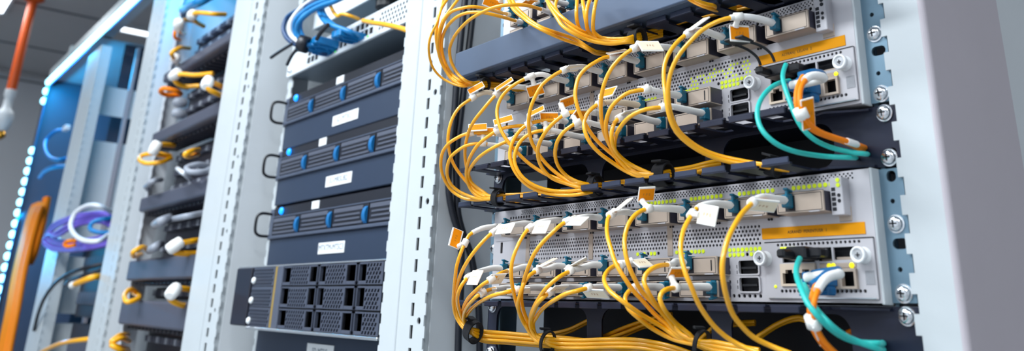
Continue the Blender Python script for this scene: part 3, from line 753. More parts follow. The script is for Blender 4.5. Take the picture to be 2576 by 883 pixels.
cable('A', 0, 3, [(1562, 143), (1540, 143), (1522, 144), (1500, 155), (1474, 172), (1456, 194), (1449, 218), (1447, 240), (1451, 262), (1459, 287), (1473, 313), (1491, 341), (1514, 366), (1540, 388), (1566, 412), (1600, 434)],
      ('w', [(1524, 134), (1572, 124), (1527, 139)], (1536, 142), (18., 12.)), yp=-100, ye=-50, tail=tails(ART, 5, 6, 4))
cable('A', 0, 4, [(1465, 168), (1440, 170), (1410, 180), (1387, 194), (1365, 212), (1348, 240), (1336, 268), (1330, 300), (1332, 332), (1339, 361), (1354, 386), (1373, 411), (1398, 434), (1424, 452), (1456, 467)],
      ('w', [(1430, 164), (1468, 162), (1416, 181)], (1418, 173), (18., 12.)), yp=-98, ye=-50, tail=[(1488, 470, -40), (1520, 465, -22), (1570, 460, -8)])
cable('A', 0, 5, [(1385, 194), (1365, 187), (1345, 189), (1329, 195), (1309, 204), (1287, 218), (1267, 237), (1255, 258), (1250, 281), (1253, 304), (1262, 331), (1278, 357), (1298, 380), (1323, 405), (1350, 425), (1382, 442), (1424, 454), (1458, 463)],
      ('o', [(1322, 218), (1362, 206), (1334, 247)], (1341, 192), (16., 13.), -2), yp=-98, ye=-50, tail=[(1488, 467, -40), (1520, 461, -24), (1570, 456, -10)], boot=52)
ALT = [(1240, 498, -50), (1264, 499, -42), (1310, 497, -32), (1370, 492, -22), (1440, 486, -12)]
cable('A', 0, 6, [(1312, 219), (1290, 218), (1268, 223), (1250, 236), (1232, 255), (1214, 277), (1197, 298), (1183, 322), (1174, 350), (1170, 378), (1171, 404), (1178, 437), (1190, 466), (1212, 487)],
      ('o', [(1244, 223), (1287, 194), (1248, 232)], (1250, 230), (18., 11.)), yp=-96, ye=-52, tail=tails(ALT, 0, 6, 3.4))
cable('A', 0, 7, [(1225, 232), (1205, 238), (1182, 251), (1158, 268), (1141, 292), (1131, 320), (1127, 350), (1130, 380), (1140, 411), (1155, 435), (1174, 458), (1196, 480), (1220, 494)],
      ('o', [(1175, 226), (1213, 205), (1174, 243)], (1190, 246), (17., 11.)), yp=-96, ye=-52, tail=tails(ALT, 1, 6, 3.4), bm='boot_cream')
cable('A', 1, 2, [(1662, 232), (1640, 226), (1612, 227), (1584, 232), (1559, 247), (1540, 267), (1528, 292), (1524, 320), (1529, 350), (1540, 378), (1556, 402), (1580, 426), (1612, 440)],
      ('w', [(1603, 218), (1640, 216), (1607, 231)], (1620, 226), (12., 8.)), yp=-94, ye=-50, tail=tails(ART, 1, 6, 4))
cable('A', 1, 3, [(1555, 258), (1530, 257), (1509, 261), (1490, 272), (1475, 290), (1469, 312), (1473, 336), (1486, 361), (1508, 385), (1535, 405), (1570, 428), (1605, 443)],
      ('o', [(1517, 226), (1554, 216), (1504, 251)], (1509, 258), (17., 12.)), yp=-94, ye=-50, tail=tails(ART, 2, 6, 4), bm='boot_cream')
cable('A', 1, 4, [(1492, 284), (1470, 280), (1447, 281), (1422, 287), (1397, 305), (1376, 327), (1361, 351), (1353, 376), (1355, 402), (1367, 427), (1390, 449), (1425, 462), (1460, 472)],
      ('o', [(1408, 250), (1446, 237), (1409, 275)], (1426, 285), (16., 12.)), yp=-94, ye=-50, tail=[(1488, 474, -38), (1520, 469, -22), (1570, 464, -8)])
cable('A', 1, 5, [(1405, 304), (1380, 303), (1355, 305), (1330, 312), (1309, 327), (1293, 350), (1284, 374), (1283, 398), (1292, 425), (1312, 453), (1342, 475), (1386, 488), (1430, 491), (1462, 488)],
      ('o', [(1327, 285), (1368, 265), (1322, 300)], (1332, 311), (17., 12.)), yp=-92, ye=-50, tail=[(1492, 482, -38), (1530, 474, -20), (1575, 468, -8)])
cable('A', 1, 6, [(1330, 317), (1300, 317), (1272, 321), (1252, 328), (1230, 342), (1206, 361), (1189, 384), (1178, 408), (1173, 438), (1178, 464), (1190, 484), (1218, 499)],
      ('o', [(1240, 302), (1288, 288), (1238, 319)], (1254, 326), (18., 11.)), yp=-92, ye=-52, tail=tails(ALT, 2, 6, 3.4))
cable('A', 1, 7, [(1255, 338), (1225, 335), (1198, 334), (1172, 337), (1150, 347), (1129, 361), (1114, 382), (1109, 408), (1111, 432), (1120, 456), (1137, 480), (1163, 497), (1195, 503)],
      ('o', [(1178, 313), (1225, 310), (1169, 331)], (1190, 334), (18., 11.)), yp=-94, ye=-52, tail=tails(ALT, 4, 6, 3.4))
cable('A', 2, 2, [(1705, 271), (1685, 267), (1670, 270), (1642, 272), (1612, 279), (1583, 295), (1562, 318), (1549, 344), (1546, 372), (1550, 398), (1568, 424), (1600, 441)],
      ('w', [(1664, 257), (1682, 257), (1665, 272)], (1673, 268), (9., 8.)), yp=-92, ye=-50, tail=tails(ART, 3, 6, 4))
cable('A', 2, 3, [(1600, 292), (1578, 290), (1560, 296), (1546, 309), (1539, 330), (1539, 354), (1546, 376), (1560, 394), (1585, 413), (1615, 428)],
      ('w', [(1572, 280), (1608, 273), (1558, 294)], (1557, 297), (18., 11.)), yp=-88, ye=-50, tail=tails(ART, 4, 6, 4))
cable('A', 2, 4, [(1492, 311), (1472, 306), (1452, 309), (1437, 317), (1417, 333), (1403, 354), (1397, 378), (1398, 400), (1407, 422), (1426, 443), (1455, 458)],
      ('o', [(1451, 275), (1481, 276), (1437, 299)], (1452, 307), (17., 12.)), yp=-88, ye=-50, tail=[(1487, 464, -38), (1525, 460, -20), (1580, 455, -8)])
cable('A', 2, 5, [(1405, 331), (1385, 327), (1367, 328), (1342, 333), (1320, 345), (1305, 362), (1297, 381), (1294, 404), (1302, 428), (1318, 449), (1345, 467), (1384, 479), (1425, 481), (1460, 478)],
      ('o', [(1357, 282), (1404, 282), (1358, 312)], (1380, 327), (18., 12.)), yp=-90, ye=-50, tail=[(1490, 476, -40), (1530, 470, -22), (1580, 462, -8)])
cable('A', 2, 6, [(1325, 351), (1305, 350), (1285, 353), (1267, 359), (1240, 372), (1211, 391), (1191, 412), (1179, 434), (1181, 452), (1193, 466), (1215, 482)],
      ('w', [(1292, 341), (1330, 338), (1282, 356)], (1287, 352), (18., 12.)), yp=-92, ye=-52, tail=tails(ALT, 3, 6, 3.4))
cable('A', 2, 7, [(1255, 367), (1235, 364), (1215, 361), (1196, 361), (1172, 367), (1150, 380), (1133, 397), (1125, 422), (1126, 446), (1136, 466), (1155, 482), (1182, 494), (1215, 502)],
      ('o', [(1199, 321), (1243, 320), (1198, 344)], (1215, 361), (17., 11.)), yp=-90, ye=-52, tail=tails(ALT, 5, 6, 3.4))

# --- cables of the router at the top edge, hanging over the grey cover
CLT = [(1188, 212, -72), (1215, 213, -52), (1250, 217, -34), (1300, 222, -16), (1345, 226, -6)]
def loose(label, pts, y0, yp, ye, tail=(), flag=None, plug=None, boot=42, tp=.42, group='yellow fibre patch cables', **k):
    path = px_path(pts, y0, yp, ye, tail, tp)
    return fibre(label, path, flag, plug, boot=boot, group=group, **k)
def plug_at(u, v, Y):
    p = at(u, v, Y); return (p[0], p[2], Y)
def plugged(label, pl, pts, y0, yp, ye, tail=(), flag=None, boot=42, **k):
    x, z, y = pl
    path = [np.array([x, y - 7, z])] + px_path(pts, y0, yp, ye, tail)
    return fibre(label, path, flag, pl, boot=boot, **k)
plugged('yellow cable arching highest to the left from long white boot over the grey cover', plug_at(1402, 38, -28), [(1382, 31), (1350, 20), (1320, 13), (1292, 12), (1264, 14), (1239, 20), (1209, 33), (1180, 51), (1155, 76), (1138, 102), (1131, 128), (1136, 157), (1150, 183), (1170, 202)], -62, -132, -86, tails(CLT, 0, 6, 2.6), boot=60)
plugged('yellow cable with white boot pointing down to the left end of the grey cover', plug_at(1320, 58, -28), [(1308, 56), (1275, 46), (1245, 38), (1216, 32), (1186, 31), (1160, 37), (1135, 55), (1117, 82), (1111, 113), (1116, 146), (1132, 180), (1160, 204)], -60, -124, -86, tails(CLT, 1, 6, 2.6), boot=56)
plugged('yellow cable with cream boot left of the teal plug above the grey cover', plug_at(1290, 40, -28), [(1278, 36), (1250, 29), (1225, 22), (1186, 17), (1160, 21), (1135, 30), (1118, 50), (1108, 80), (1105, 115), (1111, 150), (1128, 183), (1156, 207)], -60, -126, -86, tails(CLT, 2, 6, 2.6), None, boot=46, boot_mat='boot_cream')
loose('yellow cable coming from above the frame, third loop from the white post', [(1166, -22), (1150, 2), (1134, 22), (1117, 47), (1106, 74), (1101, 106), (1105, 140), (1117, 170), (1136, 197), (1160, 213)], -96, -122, -86, tails(CLT, 3, 6, 2.6))
loose('yellow cable coming from above the frame, second loop from the white post', [(1142, -22), (1124, 0), (1108, 26), (1100, 57), (1097, 88), (1101, 122), (1110, 152), (1124, 182), (1146, 207)], -98, -124, -86, tails(CLT, 4, 6, 2.6))
loose('thin yellow cable looping farthest left across the slots of the white post', [(1120, -20), (1108, 30), (1096, 64), (1085, 86), (1079, 111), (1080, 140), (1090, 172), (1110, 195), (1135, 209), (1162, 217)], -100, -132, -86, tails(CLT, 5, 6, 2.6), r=1.3)
CRT = [(1578, 101, -66), (1602, 97, -52), (1630, 89, -36), (1665, 80, -20)]
def tr(i, n=7): return tails(CRT, i, n, 3.2)
loose('long yellow cable sweeping from top left along the cover, upper strand of the bundle', [(1366, -18), (1378, 2), (1396, 26), (1422, 50), (1452, 72), (1490, 89), (1527, 97)], -92, -104, -72, tr(0))
loose('long yellow cable sweeping from top left along the cover, lower strand with white sleeve', [(1372, -10), (1382, 14), (1402, 46), (1416, 66), (1446, 86), (1481, 101), (1534, 110)], -94, -108, -76, tr(6))
loose('yellow cable dropping in front of a dark gap and joining the sweeping bundle', [(1408, -16), (1400, 2), (1397, 16), (1405, 34), (1426, 60), (1455, 82), (1495, 98), (1538, 105)], -90, -102, -74, tr(4))
for i, (lb, pts) in enumerate((('first', [(1452, -15), (1451, 10), (1450, 34), (1453, 60), (1466, 80), (1495, 94)]), ('second', [(1463, -15), (1466, 2), (1470, 30), (1476, 62), (1484, 84), (1512, 97)]), ('third', [(1490, -15), (1482, 4), (1476, 26), (1475, 52), (1483, 82), (1514, 100)]), ('fourth', [(1506, -15), (1500, 2), (1495, 26), (1492, 57), (1497, 84), (1530, 102)]))):
    loose('%s from left of four yellow cables hanging straight down in front of the cover' % lb, pts, -86, -98, -72, tr(i if i < 3 else 5))
CXT = [(1497, 129, -52), (1512, 131, -40), (1530, 133, -26)]
loose('yellow cable of the pair dipping under the cover edge, upper one', [(1284, -10), (1299, 18), (1319, 38), (1340, 56), (1364, 70), (1392, 80), (1424, 90), (1452, 101), (1474, 116)], -100, -112, -66, CXT)
loose('yellow cable of the pair dipping under the cover edge, lower one', [(1276, -8), (1292, 24), (1315, 44), (1340, 62), (1372, 79), (1415, 98), (1458, 113), (1480, 124)], -102, -114, -66, [(u, v + 5, y) for u, v, y in CXT])
for i, du in enumerate((0, 13)):
    loose(('upper' if i else 'lower') + ' yellow cable of the short pair crossing the top edge above the cover', [(1716 + du, -18), (1738 + du, 0), (1762 + du, 12 - i * 2), (1786 + du * .7, 21 - i * 7)], -84, -78, -52, [(1806, 26 - 6 * i, -34), (1850, 22 - 6 * i, -16)])
# flags of cables that leave through the top edge
def hung_flag(label, fl, Y):
    c = fl[2]; P = [at(c[0] - 8, c[1] - 14, Y), at(c[0] - 3, c[1] - 6, Y), at(*c, Y), at(c[0] + 4, c[1] + 6, Y)]
    t = Thing('label_flag', label, 'cable label', P[1], 'label flags at the top edge')
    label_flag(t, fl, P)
plugged('yellow cable with white flag at the top edge over the first teal plug', plug_at(1360, 10, -28), [(1352, 4), (1330, -8), (1300, -22), (1270, -40)], -48, -90, -90, (), ('o', [(1222, -14), (1268, 4), (1219, 14)], (1275, -34), (18., 12.)))
plugged('yellow cable arching up out of the frame beside the orange flags', plug_at(1440, 14, -28), [(1404, 6), (1385, -4), (1355, -16), (1320, -34)], -48, -90, -90, (), ('o', [(1326, -4), (1352, -2), (1322, 10)], (1345, -18), (17., 12.)))

# ------------------------------------------------------------------ straps that hold the bundles
def strap(label, uv, Y, axis_uv, r, w=9., tailp=None, sq=1.25, m='velcro'):
    C = at(*uv, Y); d = nrm(at(uv[0] + axis_uv[0], uv[1] + axis_uv[1], Y) - C)
    t = Thing('cable_strap', label, 'cable strap', C, 'black straps round the cable bundles')
    ref = np.array([0, 1., 0]); u = nrm(ref - d * (ref @ d)); w2 = np.cross(d, u)
    V = []; n = 28
    for k in range(n):
        a = 2 * math.pi * k / n; e = u * math.cos(a) + w2 * math.sin(a) * sq
        for rr, h in ((r, -w / 2), (r + 1.1, -w / 2), (r + 1.1, w / 2), (r, w / 2)): V.append(C + e * rr + d * h)
    Fc = [(k * 4 + j, k * 4 + (j + 1) % 4, ((k + 1) % n) * 4 + (j + 1) % 4, ((k + 1) % n) * 4 + j) for k in range(n) for j in range(4)]
    t.part('loop', MB().add(V, Fc, m, False))
    e = nrm(at(uv[0], uv[1] - 10, Y) - C)
    t.part('strap_end', MB().obox(C + e * (r * sq + 2.2) - np.array([0, 3., 0]), d, np.array([0, 1., 0]), e, w * .42, 5.5, .9, m, .3))
strap('black strap round the yellow bundle below left end of the grey cover', (1216, 213), -52, (10, 1), 5.6)
strap('black strap holding the loops of the upper router, left bundle', (1253, 498), -46, (10, 1), 5.6)
strap('black strap holding the middle bundle in the open tray between both routers', (1498, 468), -34, (10, -2), 6.6)
strap('wide black strap holding the thick bundle under upper router middle', (1668, 440), -42, (10, -1), 6.6, 13)
strap('slanted black strap round the left bundle under the lower router', (1190, 833), -51, (10, 8), 7.6, 11)
strap('narrow black tie round the second bundle under the lower router', (1378, 862), -50, (10, 5), 7.2, 3.5)
strap('narrow black tie round the right bundle under the lower router', (1766, 866), -51, (10, 4), 7.2, 3.5)
strap('black strap round the bundle end on the cover, below the four hanging cables', (1603, 97), -52, (10, -3), 6.4, 11)
strap('black strap at the right end of the paired loop in the upper tray', (1945, 420), -30, (10, 3), 4.6, 10)
# ------------------------------------------------------------------ management cables of the two routers (right hand side)
def bent(label, cat, name, pts, r, m, y0, yp, ye, tail=(), group=None, tp=.42, step=4.):
    P = spline(px_path(pts, y0, yp, ye, tail, tp), step)
    t = Thing(name, label, cat, P[0], group); t.part('jacket', MB().tube(P, r, m, 12)); return t, P
def twin_fibre(label, plug, white, orange, clip_px, flag=None, orange2=None, tail=(), sleeve=None):
    """orange pair with a white and a blue boot ending in one blue duplex plug"""
    x, z, y = plug
    t = Thing('fiber_patch_cable', label, 'cable', (x, y - 40, z), 'orange fibre pairs with blue plugs')
    pm = MB().box(x - 6.4, x + 6.4, y - 14, y + 6, z - 4.6, z + 4.4, 'lc_blue', 1.).box(x - 6.2, x + 6.2, y - 8, y + 2, z - 10.5, z - 4.4, 'lc_blue', 1.).box(x - 5.6, x + 5.6, y - 20, y - 13, z - 4., z + 3.8, 'lc_blue', .8)
    pm.obox((x, y - 16, z - 9.5), (1, 0, 0), (0, 1, .2), (0, -.2, 1), 5, 9, .8, 'lc_blue', .3)
    t.part('connector', pm, label='blue duplex plug')
    A = [np.array([x - 2.5, y - 18, z])] + [at(u, v, yy) for u, v, yy in white]
    W = spline(A, 3.); t.part('boot', MB().tube(W, [3.6 - .9 * i / len(W) for i in range(len(W))], 'boot_white', 14), label='white curved boot')
    B = [np.array([x + 3, y - 18, z + 1.5])] + [at(u - 4, v - 7, yy + 7) for u, v, yy in white[:-1]] + [at(white[-1][0] - 14, white[-1][1] - 12, white[-1][2] + 8)]
    W2 = spline(B, 3.); t.part('boot', MB().tube(W2, [3.6 - .9 * i / len(W2) for i in range(len(W2))], 'lc_blue', 14), label='blue curved boot')
    o1 = [W[-2]] + [at(u, v, yy) for u, v, yy in orange] + [at(*q) for q in tail]
    P1 = spline(o1, 4.); t.part('jacket', MB().tube(P1, 1.75, 'fiber_orange', 12))
    o2 = [W2[-2]] + [at(u - 9, v + 1, yy + 4) for u, v, yy in orange] + [at(u - 3, v + 7, yy + 3) for u, v, yy in tail]
    P2 = spline(o2, 4.); t.part('jacket', MB().tube(P2, 1.75, 'fiber_orange', 12))
    if sleeve:
        d = [np.linalg.norm(p - at(*sleeve)) for p in P1]; i = int(np.argmin(d))
        t.part('sleeve', MB().tube(P1[i - 2:i + 3], 2.3, 'boot_white', 12), label='white sleeve')
    D = [np.linalg.norm(p - at(*clip_px)) for p in P1]; i = int(np.argmin(D)); d = nrm(P1[i + 1] - P1[i - 1]); c = (P1[i] + P2[min(range(len(P2)), key=lambda k: np.linalg.norm(P2[k] - P1[i]))]) / 2
    t.part('clip', MB().tube([c - d * 4, c - d * 3.6, c + d * 3.6, c + d * 4], [3.4, 4.6, 4.6, 3.4], 'tag_white', 16), label='white clip round both strands')
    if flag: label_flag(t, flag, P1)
    return t
# upper router: two aqua cables, black plug with its bail, orange pair with a large orange flag
t, P = bent('aqua cable dropping from black plug of upper router behind the orange pair', 'cable', 'network_cable', [(1977, 162), (1972, 175), (1969, 192), (1972, 210), (1979, 233), (1988, 258), (2000, 290), (2018, 322), (2044, 348), (2070, 363), (2104, 375), (2140, 383), (2166, 386)], 1.75, 'fiber_aqua', -40, -62, -30, [(2186, 388, 14)], 'aqua network cables')
t, P = bent('aqua cable making the wide open loop left of orange pair, upper router', 'cable', 'network_cable', [(1986, 203), (1966, 207), (1944, 217), (1923, 237), (1909, 262), (1905, 285), (1909, 310), (1921, 333), (1941, 353), (1962, 367), (1992, 379), (2032, 388), (2084, 394), (2132, 396)], 1.75, 'fiber_aqua', -30, -86, -34, [(2158, 397, 14)], 'aqua network cables')
def plug_with_bail(label, x0, x1, z, bail):
    t = Thing('cable_plug', label, 'plug', (x0, -20, z), None)
    t.part('body', MB().box(x0, x1, -28, -6, z - 4.4, z + 4.4, 'black_plastic', 1.2).box(x0 + 1, x0 + 8, -40, -27, z - 4, z + 2, 'black_plastic', 1.5).box(x1 - 1, x1 + 9, -24, -8, z - 3, z + 3.6, 'black_plastic', 1.2))
    if bail:
        for dx in (0, 13):
            Q = spline([np.array([x0 + 3 + dx, -34, z + 4]), np.array([x0 + 3 + dx, -37, z + 9]), np.array([x0 + 1 + dx, -44, z + 14]), np.array([x0 - 2 + dx * .9, -56, z + 17])], 2.)
            t.part('bail_arm', MB().tube(Q, 1.1, 'black_plastic', 8))
        t.part('bail_tab', MB().obox(np.array([x0 + 4.4, -60, z + 17.6]), (1, 0, 0), (0, 1, -.12), (0, .12, 1), 8.8, 7, .9, 'black_plastic', .5), label='flat black pull tab')
    return t
plug_with_bail('black plug with a raised pull tab in the control card of upper router', 152, 172, ZA + 32.6, True)
plug_with_bail('black plug lying in the double port of the lower router', 161, 178, 32.2, False)
twin_fibre('orange fibre pair of upper router with big orange flag, white and blue boot', (186.2, ZA + 14.8, -18),
           [(2072, 196, -44), (2052, 190, -54), (2036, 193, -60), (2024, 203, -66)], [(2016, 218, -74), (2012, 240, -80), (2013, 262, -82), (2020, 285, -80), (2034, 310, -74), (2060, 330, -64), (2095, 344, -52), (2130, 355, -42)], (2022, 288, -80),
           ('o', [(2013, 252), (2046, 243), (2037, 322)], (2022, 288), (10., 22.), -5), tail=[(2160, 365, -22), (2184, 374, 12)], sleeve=(2143, 359, -36))
# lower router
t, P = bent('aqua cable hanging from the black plug of the lower router', 'cable', 'network_cable', [(2012, 650), (2006, 664), (2003, 683), (2007, 705), (2018, 733), (2032, 763), (2056, 794), (2084, 822), (2122, 848), (2165, 862), (2205, 864)], 1.9, 'fiber_aqua', -40, -84, -44, [(2222, 862, 10)], 'aqua network cables')
t, P = bent('aqua cable behind the white clip, running beside the first under the lower router', 'cable', 'network_cable', [(2020, 708), (2026, 722), (2036, 745), (2052, 776), (2078, 806), (2108, 833), (2150, 856), (2205, 876)], 1.9, 'fiber_aqua', -30, -78, -44, [(2222, 877, 10)], 'aqua network cables')
twin_fibre('orange fibre pair of lower router held by round white clip, white and blue boot', (186.2, 14.8, -18),
           [(2112, 689, -44), (2088, 695, -56), (2070, 709, -66), (2056, 731, -74)], [(2050, 752, -80), (2046, 775, -82), (2048, 800, -80), (2056, 830, -76), (2076, 862, -70), (2104, 890, -62)], (2044, 815, -80),
           ('o', [(2047, 826), (2065, 872), (2050, 825)], (2046, 812), (22., 10.), -3), tail=[(2120, 905, -58)])

# black power cables running down the left side of the first cabinet
for lb, pts in (('left', [(1176, -40), (1170, 0), (1160, 90), (1150, 190), (1142, 300), (1132, 390), (1128, 460), (1133, 510), (1144, 555), (1158, 600), (1160, 700), (1154, 820), (1152, 900)]),
                ('right', [(1200, -40), (1194, 0), (1183, 90), (1170, 200), (1158, 300), (1148, 390), (1149, 470), (1153, 540), (1166, 590), (1182, 632), (1194, 690), (1203, 760), (1206, 820), (1207, 900)])):
    P = spline([atx(u, v, -355.5) for u, v in pts], 8.)
    t = Thing('power_cable', '%s one of two black cables running down beside the routers' % lb, 'cable', P[0], 'black cables in the side gap')
    t.part('jacket', MB().tube(P, 4.2, 'cable_black', 12))
# surplus cables seen lying inside the trays
def lying(label, pts, n, m='fiber_yellow', r=1.7, grp='yellow cables lying in the trays'):
    for i in range(n):
        o = i - (n - 1) / 2
        P = spline([at(u, v + o * 6 * k, Y + (i % 2) * 4) for (u, v, Y), k in zip(pts, [1, .8, 1.1, .9, 1.2, 1.])], 5.)
        t = Thing('fiber_patch_cable', '%s, %s strand' % (label, ('upper', 'second', 'third', 'lower')[i] if n > 2 else ('upper', 'lower')[i]), 'cable', P[0], grp)
        t.part('jacket', MB().tube(P, r, m, 8))
lying('yellow cable rising to the right inside the bottom tray at picture centre', [(1470, 872, 8), (1520, 852, 10), (1570, 834, 12), (1630, 812, 16), (1690, 800, 20)], 4)
lying('yellow cable crossing the bottom tray left of the middle pillar', [(1330, 848, 10), (1380, 842, 12), (1430, 832, 14), (1480, 808, 20)], 2)
lying('yellow cable lying in the bottom tray below the tall single loops', [(1760, 858, 8), (1800, 822, 14), (1840, 815, 16), (1900, 812, 20)], 2)
lying('yellow cable behind the openings of the bottom tray near the right pillar', [(1905, 850, 10), (1960, 815, 16), (2010, 800, 20), (2050, 812, 22)], 2)
lying('orange cable lying behind the opening of bottom tray under the right card', [(2130, 840, 14), (2165, 828, 18), (2195, 838, 18), (2205, 848, 16)], 2, 'fiber_orange')
lying('yellow cable glimpsed under the grey front cover', [(1600, 96, -14), (1660, 70, -10), (1730, 46, -8), (1810, 30, -6), (1900, 8, -4)], 3)

# ------------------------------------------------------------------ second cabinet: switch, servers, disk shelf
YS = 48.
def lan(label, pts, r, m, grp='network cables of the white switch'):
    P = spline([at(*q) for q in pts], 6.)
    t = Thing('network_cable', label, 'cable', P[0], grp); t.part('jacket', MB().tube(P, r, m, 12)); return t, P
t = Thing('network_switch', 'white network switch with blue cables at the top of second cabinet', 'switch', (-770, YS, 402))
x0, x1, zb, zt = -1016, -527, 402, 447
hl = []
for k in range(3): hl.append(rect(-935 + k * 17, -921 + k * 17, zb + 10, zb + 22)); hl.append(rect(-935 + k * 17, -921 + k * 17, zb + 25, zb + 37))
for k in range(7):
    for z in (10, 25): hl.append(rect(-868 + k * 17, -854 + k * 17, zb + z, zb + z + 12))
for k in range(4):
    for z in (10, 25): hl.append(rect(-740 + k * 17, -726 + k * 17, zb + z, zb + z + 12))
for j in range(4):
    for k in range(9): hl.append(circ(-652 + k * 10 + (5 if j % 2 else 0), zb + 12 + j * 8, 3.5, 10))
t.part('face_plate', MB().plate(rect(x0, x1, zb, zt), hl, 2, XZ(YS), 'switch_white').box(x0, x1, YS - 5, YS + 1, zb - 1, zb + 4, 'switch_white', .8))
t.part('body', MB().box(x0 + 6, x1 - 6, YS + 4, YS + 300, zb, zt, 'switch_metal'), label='blue-grey metal underside')
t.part('port_block', MB().box(x0 + 10, x1 - 10, YS + 2.2, YS + 4.4, zb + 5, zt - 4, 'slot_dark'), label='dark inside of the ports')
lg = MB()
for x in (-812, -706, -690): lg.box(x - 2, x + 2, YS - 2, YS - 1, zb + 6, zb + 8.5, 'port_green')
t.part('port_lights', lg, label='small green port lights')
t.part('mounting_bracket', MB().box(x0 - 8, x0 + 10, YS - 3, YS + 1, zb + 2, zt - 2, 'switch_white', .8))
mb = MB(); screw_head(mb, -1006, YS - 3, zb + 10, 4.5); t.part('mounting_screw', mb)
# a second box above it, only its grey underside shows
t = Thing('rack_shelf', 'grey shelf above the white switch, cut off by the top edge', 'shelf', (-770, YS, 500))
t.part('tray', MB().box(-1016, -527, YS + 40, YS + 400, 508, 512, 'switch_metal').box(-1016, -527, YS + 36, YS + 40, 508, 540, 'switch_white', .6))
t.part('fan', MB().lathe((-760, YS + 70, 508), (0, 0, -1), [(26, 0), (26, 14), (20, 20), (4, 21)], 'black_plastic', 24), label='black round part under the shelf')
B1 = [(880, -16, 0), (845, 2, -6), (806, 16, -12), (776, 33, -18), (752, 57, -24), (748, 80, -20), (758, 104, -12), (776, 113, 0), (800, 113, 16), (826, 121, 34)]
def shift(P, du, dv, dy=0): return [(u + du, v + dv, y + dy) for u, v, y in P]
lan('bright blue network cable, inner strand of the looped bundle', B1, 4.6, 'lan_blue')
lan('bright blue network cable, outer strand of the looped bundle', shift(B1, -7, -7, 5), 4.6, 'lan_blue')
lan('bright blue network cable, rear strand of the looped bundle', shift(B1, 6, -9, 10), 4.6, 'lan_blue')
lan('white network cable between the blue ones in the loop', [(815, -20, 0), (776, 6, -6), (748, 30, -14), (731, 57, -20), (730, 84, -18), (748, 103, -10), (772, 116, 0), (800, 121, 20), (820, 128, 36)], 4.2, 'lan_white')
lan('navy network cable, leftmost of the looped bundle', [(830, -16, 0), (792, 6, -4), (745, 28, -10), (722, 45, -14), (713, 68, -18), (719, 91, -16), (735, 107, -10), (765, 120, 2), (800, 129, 22), (822, 136, 38)], 4.2, 'lan_navy')
lan('blue network cable dropping from the bundle to the right ports', [(798, -8, 8), (801, 18, 6), (808, 40, 2), (824, 58, -2), (852, 70, 4), (884, 82, 18), (900, 90, 34)], 4.6, 'lan_blue')
lan('second blue cable beside the dropping one, ending at the green light', [(806, 10, 12), (814, 34, 8), (832, 58, 4), (860, 78, 10), (880, 92, 24), (890, 99, 36)], 4.6, 'lan_blue')
for i, (u, v) in enumerate(((826, 118), (818, 128), (834, 110), (896, 92), (884, 96))):
    p = at(u, v, 36); t = Thing('network_plug', 'blue plug in the white switch, %s from the left' % ('second', 'first', 'third', 'fifth', 'fourth')[i], 'plug', p, 'blue plugs in the white switch')
    t.part('body', MB().box(p[0] - 8, p[0] + 8, 2, 52, p[2] - 7, p[2] + 7, 'lan_blue', 2.)); t.part('latch', MB().box(p[0] - 3, p[0] + 3, 12, 40, p[2] - 10, p[2] - 7, 'lan_blue', .8))
def ctie(label, a, b, w=3.):
    P = spline([at(*a), (at(*a) + at(*b)) / 2 + np.array([0, -3., -2]), at(*b)], 6.)
    t = Thing('cable_tie', label, 'cable tie', P[0], 'black ties on the network cables'); t.part('strap', MB().tube(P, w, 'cable_black', 8)); return t
ctie('black tie tail pointing left across the white side wall', (736, 110, -12), (682, 145, -20))
ctie('black tie tail pointing down beside the white switch', (752, 116, -6), (722, 164, -14))
ctie('black tie stretched between both blue cable bundles', (826, 62, -8), (797, 98, -6), 3.6)
C = at(764, 111, -6); t = Thing('cable_tie', 'black tie wound round the looped blue bundle', 'cable tie', C, 'black ties on the network cables')
d = nrm(at(790, 118, 8) - C); t.part('strap', MB().tube([C - d * 9, C - d * 8, C + d * 8, C + d * 9], [12, 15, 15, 12], 'cable_black', 18))
lan('yellow cable looping from upper left into the switch, cream boot', [(832, 16, 10), (842, 34, 4), (852, 40, 2), (858, 35, 4), (884, 41, 16), (902, 48, 34)], 3.2, 'fiber_yellow')
lan('yellow cable running right from the switch behind the white post', [(914, 52, 26), (938, 57, 18), (965, 61, 14), (998, 68, 10), (1030, 78, 8)], 4., 'fiber_yellow')

